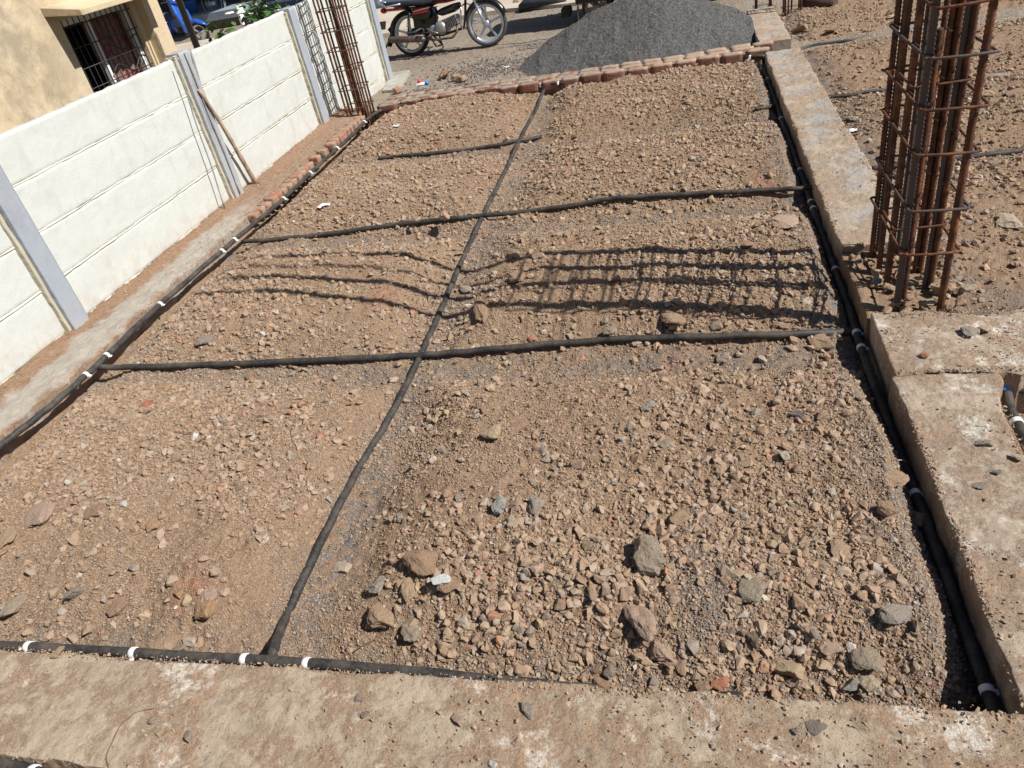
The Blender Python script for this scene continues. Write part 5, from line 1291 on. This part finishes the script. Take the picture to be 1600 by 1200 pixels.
# ------------------------------------------------------------------ street side: apron, wall, porch house
M['apron'] = plain('beige_concrete', (.47, .41, .33), .9, var=.12, sc=1.5, bump=.006)
ap = MB(); ax = [(-30, 14.6), (-9, 14.2), (-5.4, 14.25), (-4.2, 14.85), (-3.2, 14.75), (-2.1, 14.2), (0, 13.8), (8, 13.6)]
N_ = len(ax)
ap.add([(x, y, -.2) for x, y in ax] + [(x, y + .02, -.02) for x, y in ax] + [(x, 17.6, .03) for x, y in ax], [(k, k + 1, N_ + k + 1, N_ + k) for k in range(N_ - 1)] + [(N_ + k, N_ + k + 1, 2 * N_ + k + 1, 2 * N_ + k) for k in range(N_ - 1)])
tag(ap.build('apron', M['apron']), 'pale beige concrete apron on the far side of the street behind the motorcycle', 'pavement', kind='structure')
M['blue_wall'] = plain('blue_grey_plaster', (.22, .26, .33), .85, var=.12, sc=3)
tag(MB().box((-3.2, 17.8, .85), (8.6, .22, 2.1)).build('compound_wall', M['blue_wall'], bevel=.01), 'blue grey plastered compound wall behind the motorcycle at the top edge', 'wall')
M['near_black'] = plain('near_black_blue', (.03, .035, .05), .6, var=.3)
mb = MB(); c_ = Vector(PY(835, 3, 14.3)); 
mb.loft([oval(-.55, .05, .16, .07), oval(-.4, .10, .25, .10), oval(0, .12, .3, .12), oval(.6, .11, .28, .11), oval(.9, .05, .2, .06)]); o = mb.build('shade_lump', M['near_black']); o.scale = (.6, .7, .8); o.location = (c_.x, c_.y + .25, -.05); tag(o, 'low dark lump standing in for a dark patch, likely shadow, on the edge of the pale apron', 'shade_lump')  # low dark rounded lump, added for a likely shadow patch at the apron edge
stone(812, 8, 18, 14, 'tan', 'tan boulder standing in front of the low dark lump on the street edge', 0, 2, .9)
# porch house far left
ph = empty('porch_house', (-15, 23, -.1), 'shaded house porch with a blue grey plinth across the street at the upper left', 'house')
pinv = Matrix.Translation((15, -23, .1))
def pc_(o): o.matrix_parent_inverse = pinv; return o
M['stone_wall'] = plain('dark_rubble_wall', (.10, .095, .10), .9, var=.5, sc=2.5, bump=.03)
M['plinth'] = plain('blue_grey_plinth', (.24, .29, .34), .8, var=.15, sc=3)
M['brown_plaster'] = plain('brown_plaster', (.20, .16, .13), .9, var=.15)
pc_(MB().box((-17.7, 22.8, -.07), (11.5, 4.4, .38)).build('plinth_base', M['brown_plaster'], ph))
pc_(MB().box((-17.7, 22.75, .22), (11.6, 4.6, .2)).build('plinth_top', M['plinth'], ph))
pc_(MB().box((-11.88, 20.6, .1), (.06, .3, .55)).build('edge_strip', M['pvc'], ph))
pc_(MB().box((-17.7, 25.1, 1.6), (11.5, .25, 2.9)).build('back_wall', M['stone_wall'], ph))
pc_(MB().box((-12.0, 23.4, 1.6), (.25, 3.4, 2.9)).build('side_wall', M['stone_wall'], ph))
pc_(MB().box((-17.0, 22.2, 3.0), (13.4, 6.6, .15)).build('shade_roof', M['plinth'], ph))  # out of view, widened sideways so its shade falls on the porch
for x_ in (-21, -17, -13.9): pc_(MB().box((x_, 20.8, 1.6), (.25, .25, 2.7)).build('pillar', M['plinth'], ph))
pc_(MB().box((-15.2, 24.9, 1.2), (1.1, .1, 2.0)).build('door', M['near_black'], ph))
st_ = empty('entrance_steps', (-10.8, 20.6, -.1), 'dark blue painted steps right of the porch plinth', 'steps')
M['dark_blue'] = plain('dark_blue_paint', (.035, .05, .085), .7, var=.2)
for k in range(3): MB().box((0, .5 + k * .4, .1 + k * .16), (1.7, 1.8 - k * .5, .16)).build('step', M['dark_blue'], st_, bevel=.01)
M['white_wall'] = plain('bluish_white_wall', (.55, .58, .62), .85)
tag(MB().box((-9.2, 21.6, .8), (1.5, .2, 1.9)).build('gate_pillar', M['white_wall'], bevel=.01), 'bluish white wall piece behind the flowering plant', 'wall')
# black street pole
pp_ = Vector(P(312, 75, -.1)); s_ = 12.0 / pp_.y; bx_ = PY(305, 66, 12.0)
po = empty('street_pole', (bx_[0], 12.0, -.1), 'black street pole rising behind the cream wall beside the scooter', 'pole')
MB().tube([(0, 0, -.1), (0, 0, 5.5)], .055, 14).build('shaft', M['black_paint'], po); MB().box((0, 0, .05), (.22, .22, .1)).build('base', M['black_paint'], po)
# blue scooter facing right
sx_, sy_, _ = P(300, 70, -.1)
scr = empty('scooter', (sx_ - .75, sy_, -.1), 'bright blue scooter parked across the street behind the cream wall', 'scooter', rz=-.1)
wheel('front_wheel', scr, (1.18, 0, .24), .24, .10, 'chrome', 'black_rubber', 3, .1); wheel('rear_wheel', scr, (0, 0, .24), .24, .10, 'silver', 'black_rubber', 3)
MB().loft([[Vector((x, y * w_, z)) for y in (1,) for z in ()] or [Vector((x, y_, z_)) for x, y_, z_ in q_] for q_ in
  ([(.92, -.17, .28), (.92, .17, .28), (.86, .17, .28), (.86, -.17, .28)], [(.96, -.22, .5), (.96, .22, .5), (.88, .22, .5), (.88, -.22, .5)], [(.90, -.24, .75), (.90, .24, .75), (.82, .24, .75), (.82, -.24, .75)], [(.80, -.16, .95), (.80, .16, .95), (.74, .16, .95), (.74, -.16, .95)]) for x, w_ in ((0, 1),)], False).build('leg_shield', M['blue_paint'], scr, bevel=.03)
MB().loft([oval(.98, .46, .05, .03), oval(1.05, .50, .09, .06), oval(1.2, .52, .10, .05), oval(1.38, .44, .07, .035), oval(1.45, .40, .03, .02)]).build('front_mudguard', M['blue_paint'], scr)
MB().box((.66, 0, .26), (.46, .34, .05)).build('floorboard', M['black_rubber'], scr, bevel=.01)
MB().loft([oval(-.42, .66, .06, .06), oval(-.3, .62, .14, .12), oval(.0, .55, .20, .17), oval(.3, .52, .20, .18), oval(.45, .45, .15, .16)]).build('rear_body', M['blue_paint'], scr)
MB().loft([oval(-.38, .79, .08, .03), oval(-.1, .79, .15, .05), oval(.2, .77, .15, .05), oval(.42, .76, .10, .04)]).build('seat', M['seat'], scr)
MB().loft([oval(.66, 1.0, .10, .04), oval(.74, 1.02, .15, .07), oval(.84, 1.0, .12, .07), oval(.88, .98, .05, .04)]).build('handlebar_cowl', M['blue_paint'], scr)
MB().tube([(.68, -.36, 1.03), (.74, 0, 1.02), (.68, .36, 1.03)], .015, 8).build('handlebar', M['black_rubber'], scr)
MB().ellipsoid((.90, 0, 1.0), (.03, .07, .05)).build('headlight', M['glass'], scr)
MB().ellipsoid((.96, -.12, .60), (.03, .04, .03)).build('indicator', M['orange'], scr)
for s_ in (-1, 1):
    m_ = MB().tube([(.72, s_ * .25, 1.04), (.74, s_ * .30, 1.22)], .007, 6); m_.ellipsoid((.74, s_ * .33, 1.26), (.015, .08, .05)); m_.build('mirror', M['chrome'], scr)
# wire coil, blue tub on the porch
M['pale_wire'] = plain('pale_wire', (.5, .5, .52), .5)
c_ = Vector(PY(333, 6, 21.2)); mb = MB()
for r_, dx_ in ((.34, 0), (.20, .04), (.30, .05)): mb.tube([(c_.x + dx_ + r_ * math.cos(t), 21.2 + dx_, c_.z + r_ * math.sin(t) * 1.05) for t in [2 * PI * k / 28 for k in range(28)]], .008, 5, closed=True)
o = mb.build('wire_coil', M['pale_wire']); tag(o, 'loops of pale wire hanging in front of the shaded porch', 'wire coil')
c_ = Vector(PY(298, 17, 21.4)); 
o = MB().lathe([(0, 0), (.20, 0), (.27, .30), (.29, .31), (.27, .32), (.24, .28), (.18, .03), (0, .03)], n=24).build('plastic_tub', M['blue_plastic']); o.location = (c_.x, 21.4, .32); tag(o, 'blue plastic tub standing on the porch plinth', 'tub')
o = MB().lathe([(0, 0), (.14, 0), (.2, .2), (.18, .2), (.12, .02), (0, .02)], n=20).build('steel_pot', M['silver']); o.location = (c_.x + .6, 21.6, .32); tag(o, 'grey metal pot right of the blue tub on the porch', 'pot')
o = MB().ellipsoid((0, 0, .06), (.11, .09, .07)).build('red_bundle', M['red_plastic']); o.location = (c_.x - .1, 20.75, .32); tag(o, 'small reddish cloth bundle in front of the blue tub', 'bundle')

# ------------------------------------------------------------------ cream house with grilled window
def house_mat():
    t = NT('cream_stucco', .9, .2)
    s_ = t.sep()
    base = t.ramp(t.noise(2.2, 6, .6), [(.3, (.54, .43, .28)), (.55, (.59, .48, .335)), (.75, (.62, .52, .38))])
    st = t.math('MULTIPLY', t.rng(t.noise(1.5, 8, .72, vec=t.vscale((1, 1.1, .8)), dist=.2), .42, .58), t.rng(s_[1], 8.2, 6.9, 0, 1))
    base = t.mix(t.math('MULTIPLY', st, .6), base, (.19, .165, .125))
    st2 = t.math('MULTIPLY', t.rng(t.noise(7, 7, .7), .55, .68), t.rng(s_[1], 8.0, 7.0, .15, .7))
    base = t.mix(st2, base, (.30, .24, .17))
    t.col(base); t.bump(t.noise(14, 7, .7), .01, .8); return t.m
M['stucco'] = house_mat()
HX = -6.5
hs = empty('house', (HX - 2, 6, -.13), 'cream stained stucco house behind the cream wall with a grilled window', 'house')
hinv = Matrix.Translation((-HX + 2, -6, .13))
def hc(o): o.matrix_parent_inverse = hinv; return o
WY0, WY1, WZ0, WZ1 = 7.60, 8.84, .35, 1.56
hw = MB()
for y0, y1, z0, z1 in ((1.0, WY0, -.13, 3.4), (WY1, 9.40, -.13, 3.4), (WY0, WY1, -.13, WZ0), (WY0, WY1, WZ1, 3.4)):
    hw.box((HX - .115, (y0 + y1) / 2, (z0 + z1) / 2), (.23, y1 - y0, z1 - z0))
hw.box((HX - 2.5, 9.285, 1.635), (4.54, .23, 3.53)); hw.box((HX - 2.5, 1.115, 1.635), (4.54, .23, 3.53)); hw.box((HX - 4.9, 5.2, 1.635), (.23, 8.4, 3.53))
hc(hw.build('wall', M['stucco'], hs))
hc(MB().box((HX - 2.4, 5.2, 3.47), (5.4, 8.9, .14)).build('roof_slab', M['stucco'], hs))
ch_ = MB().prism([(HX, 1.63), (HX + .46, 1.58), (HX + .46, 1.64), (HX, 1.72)], 'y', 7.42, 9.06); o = hc(ch_.build('window_awning', M['stucco'], hs, bevel=.008))
hc(MB().box((HX + .055, 9.0, .7), (.11, .12, 1.78)).build('jamb_pilaster', M['stucco'], hs, bevel=.006))
wf = hc(MB().box((HX - .14, WY0 + .02, (WZ0 + WZ1) / 2), (.05, .04, WZ1 - WZ0)).build('window', M['white_wall'], hs))
f2 = MB()
M['frame_white'] = plain('white_frame', (.75, .77, .80), .5, var=.05)
for y_ in (WY0 + .50, WY1 - .05, ): f2.box((HX - .09, y_, (WZ0 + WZ1) / 2), (.04, .05, WZ1 - WZ0))
f2.box((HX - .12, (WY0 + WY1) / 2, WZ1 - .035), (.05, WY1 - WY0, .07)); f2.build('window_frame', M['frame_white'], wf)
for w_ in wf.children: w_.matrix_parent_inverse = Matrix.Identity(4)
M['grille'] = plain('black_grille', (.03, .03, .033), .5)
gl = MB()
for k in range(13): gl.tube([(HX - .03, WY0 + .05 + k * (WY1 - WY0 - .1) / 12, WZ0), (HX - .03, WY0 + .05 + k * (WY1 - WY0 - .1) / 12, WZ1)], .006, 6)
for k in range(6): gl.tube([(HX - .026, WY0, WZ0 + .08 + k * .21), (HX - .026, WY1, WZ0 + .08 + k * .21)], .006, 6)
gl.tube([(HX - .02, WY0 + .50 + t / 20 * .66, .92 + .06 * math.sin(t / 20 * 6.3 * 1.4)) for t in range(21)], .010, 6)
gl.tube([(HX - .02, WY0 + .52 + t / 20 * .66, 1.16 + .05 * math.sin(t / 20 * 6.3 * 1.2 + 1)) for t in range(21)], .008, 6)
gl.build('grille', M['grille'], wf)
cm = NT('maroon_curtain', .9, .1)
wv = cm.noise(5, 3, vec=cm.vscale((1, 1, 1)))
cm.col(cm.ramp(wv, [(.38, (.16, .075, .065)), (.5, (.26, .17, .14)), (.62, (.24, .05, .05)), (.7, (.30, .10, .09))])); M['curtain'] = cm.m
yy_, zz_ = np.meshgrid(np.linspace(WY0 + .52, WY1 - .07, 60), np.linspace(WZ0, WZ1 - .05, 12)); xx_ = HX - .19 + .018 * np.sin(yy_ * 48) + .006 * np.sin(yy_ * 23 + zz_ * 3)
me = grid_mesh('curtain', xx_, yy_, zz_); o = link('curtain', me, M['curtain'], wf); so_ = o.modifiers.new('thick', 'SOLIDIFY'); so_.thickness = .003
hc(MB().box((HX - .6, 8.2, .9), (.02, 1.6, 1.6)).build('room_shade_sheet', M['near_black'], hs))  # near-black sheet stands in for the room's shade behind the window

# ------------------------------------------------------------------ plants behind the wall
M['leaf'] = plain('green_leaf', (.07, .15, .035), .45, var=.45, sc=9)
M['leaf_dark'] = plain('maroon_leaf', (.06, .03, .025), .6, var=.4)
M['flower'] = plain('white_flower', (.80, .80, .78), .6, var=.05)
def plant(name, loc, h, rad, nleaf, size, label, mats=('leaf',), flower=0, seed=0):
    random.seed(seed); root = empty(name, loc, label, 'plant')
    stm = MB(); lv = {m: MB() for m in mats}; fl = MB()
    for b in range(7):
        a = random.uniform(0, 6.28); tip = Vector((math.cos(a) * rad * random.uniform(.3, .9), math.sin(a) * rad * random.uniform(.3, .9), h * random.uniform(.75, 1.0)))
        mid = tip * .5 + Vector((0, 0, h * .1)); pth = smooth_path([Vector(), mid, tip], 6); stm.tube(pth, [.014 * (1 - .7 * k / (len(pth) - 1)) for k in range(len(pth))], 6)
        for k in range(nleaf // 7):
            p = pth[random.randint(len(pth) // 2, len(pth) - 1)] + Vector((random.gauss(0, .08), random.gauss(0, .08), random.gauss(0, .07)))
            s_ = size * random.uniform(.6, 1.2); Rm = Matrix.Rotation(random.uniform(0, 6.28), 3, 'Z') @ Matrix.Rotation(random.uniform(-1.0, .5), 3, 'Y') @ Matrix.Rotation(random.uniform(-.5, .5), 3, 'X')
            prof = [(0, 0, 0), (.25, .16, .03), (.55, .24, .04), (.85, .15, .0), (1.0, 0, -.05), (.85, -.15, .0), (.55, -.24, .04), (.25, -.16, .03), (.5, 0, -.015)]
            lv[random.choice(mats)].add([p + Rm @ Vector(q) * s_ for q in prof], [(8, i, (i + 1) % 8) for i in range(8)], True)
    for k in range(flower):
        fl = MB()
        p = Vector((random.gauss(0, rad * .4), random.gauss(0, rad * .4), h * random.uniform(.8, 1.0)))
        for q in range(5):
            a = q * 1.257; fl.ellipsoid(p + Vector((math.cos(a) * .03, math.sin(a) * .03, 0)), (.026, .026, .012), 8, 4)
        fl.build('flower', M['flower'], root)
    stm.build('stem', M['dark_wood'], root)
    for m in mats: lv[m].build('leaves', M[m], root)
    return root
def PXg(u, v, x):  # plant foot under the seen point
    q = PX(u, v, x); return q
for u, v, x, h, rad, nl, sz, lb, mt, fl_, sd_ in ((348, 46, -4.75, 0, .18, 130, .13, 'low green leafy seedling peeping over the cream wall', ('leaf',), 0, 1), (392, 22, -4.7, 0, .26, 260, .14, 'broad leaved green plant with white flowers behind the cream wall', ('leaf',), 16, 2),
        (418, 2, -4.9, 0, .28, 420, .08, 'maroon leaved bush behind the cream wall at the top edge', ('leaf_dark', 'leaf_dark', 'leaf'), 0, 3), (446, 8, -4.6, 0, .2, 200, .11, 'green bush touching the post at the top edge behind the cream wall', ('leaf',), 0, 4)):
    q = PX(u, v, x); plant('plant', (q[0], q[1], -.13), q[2] + .13 + .06, rad, nl, sz, lb, mt, fl_, sd_)
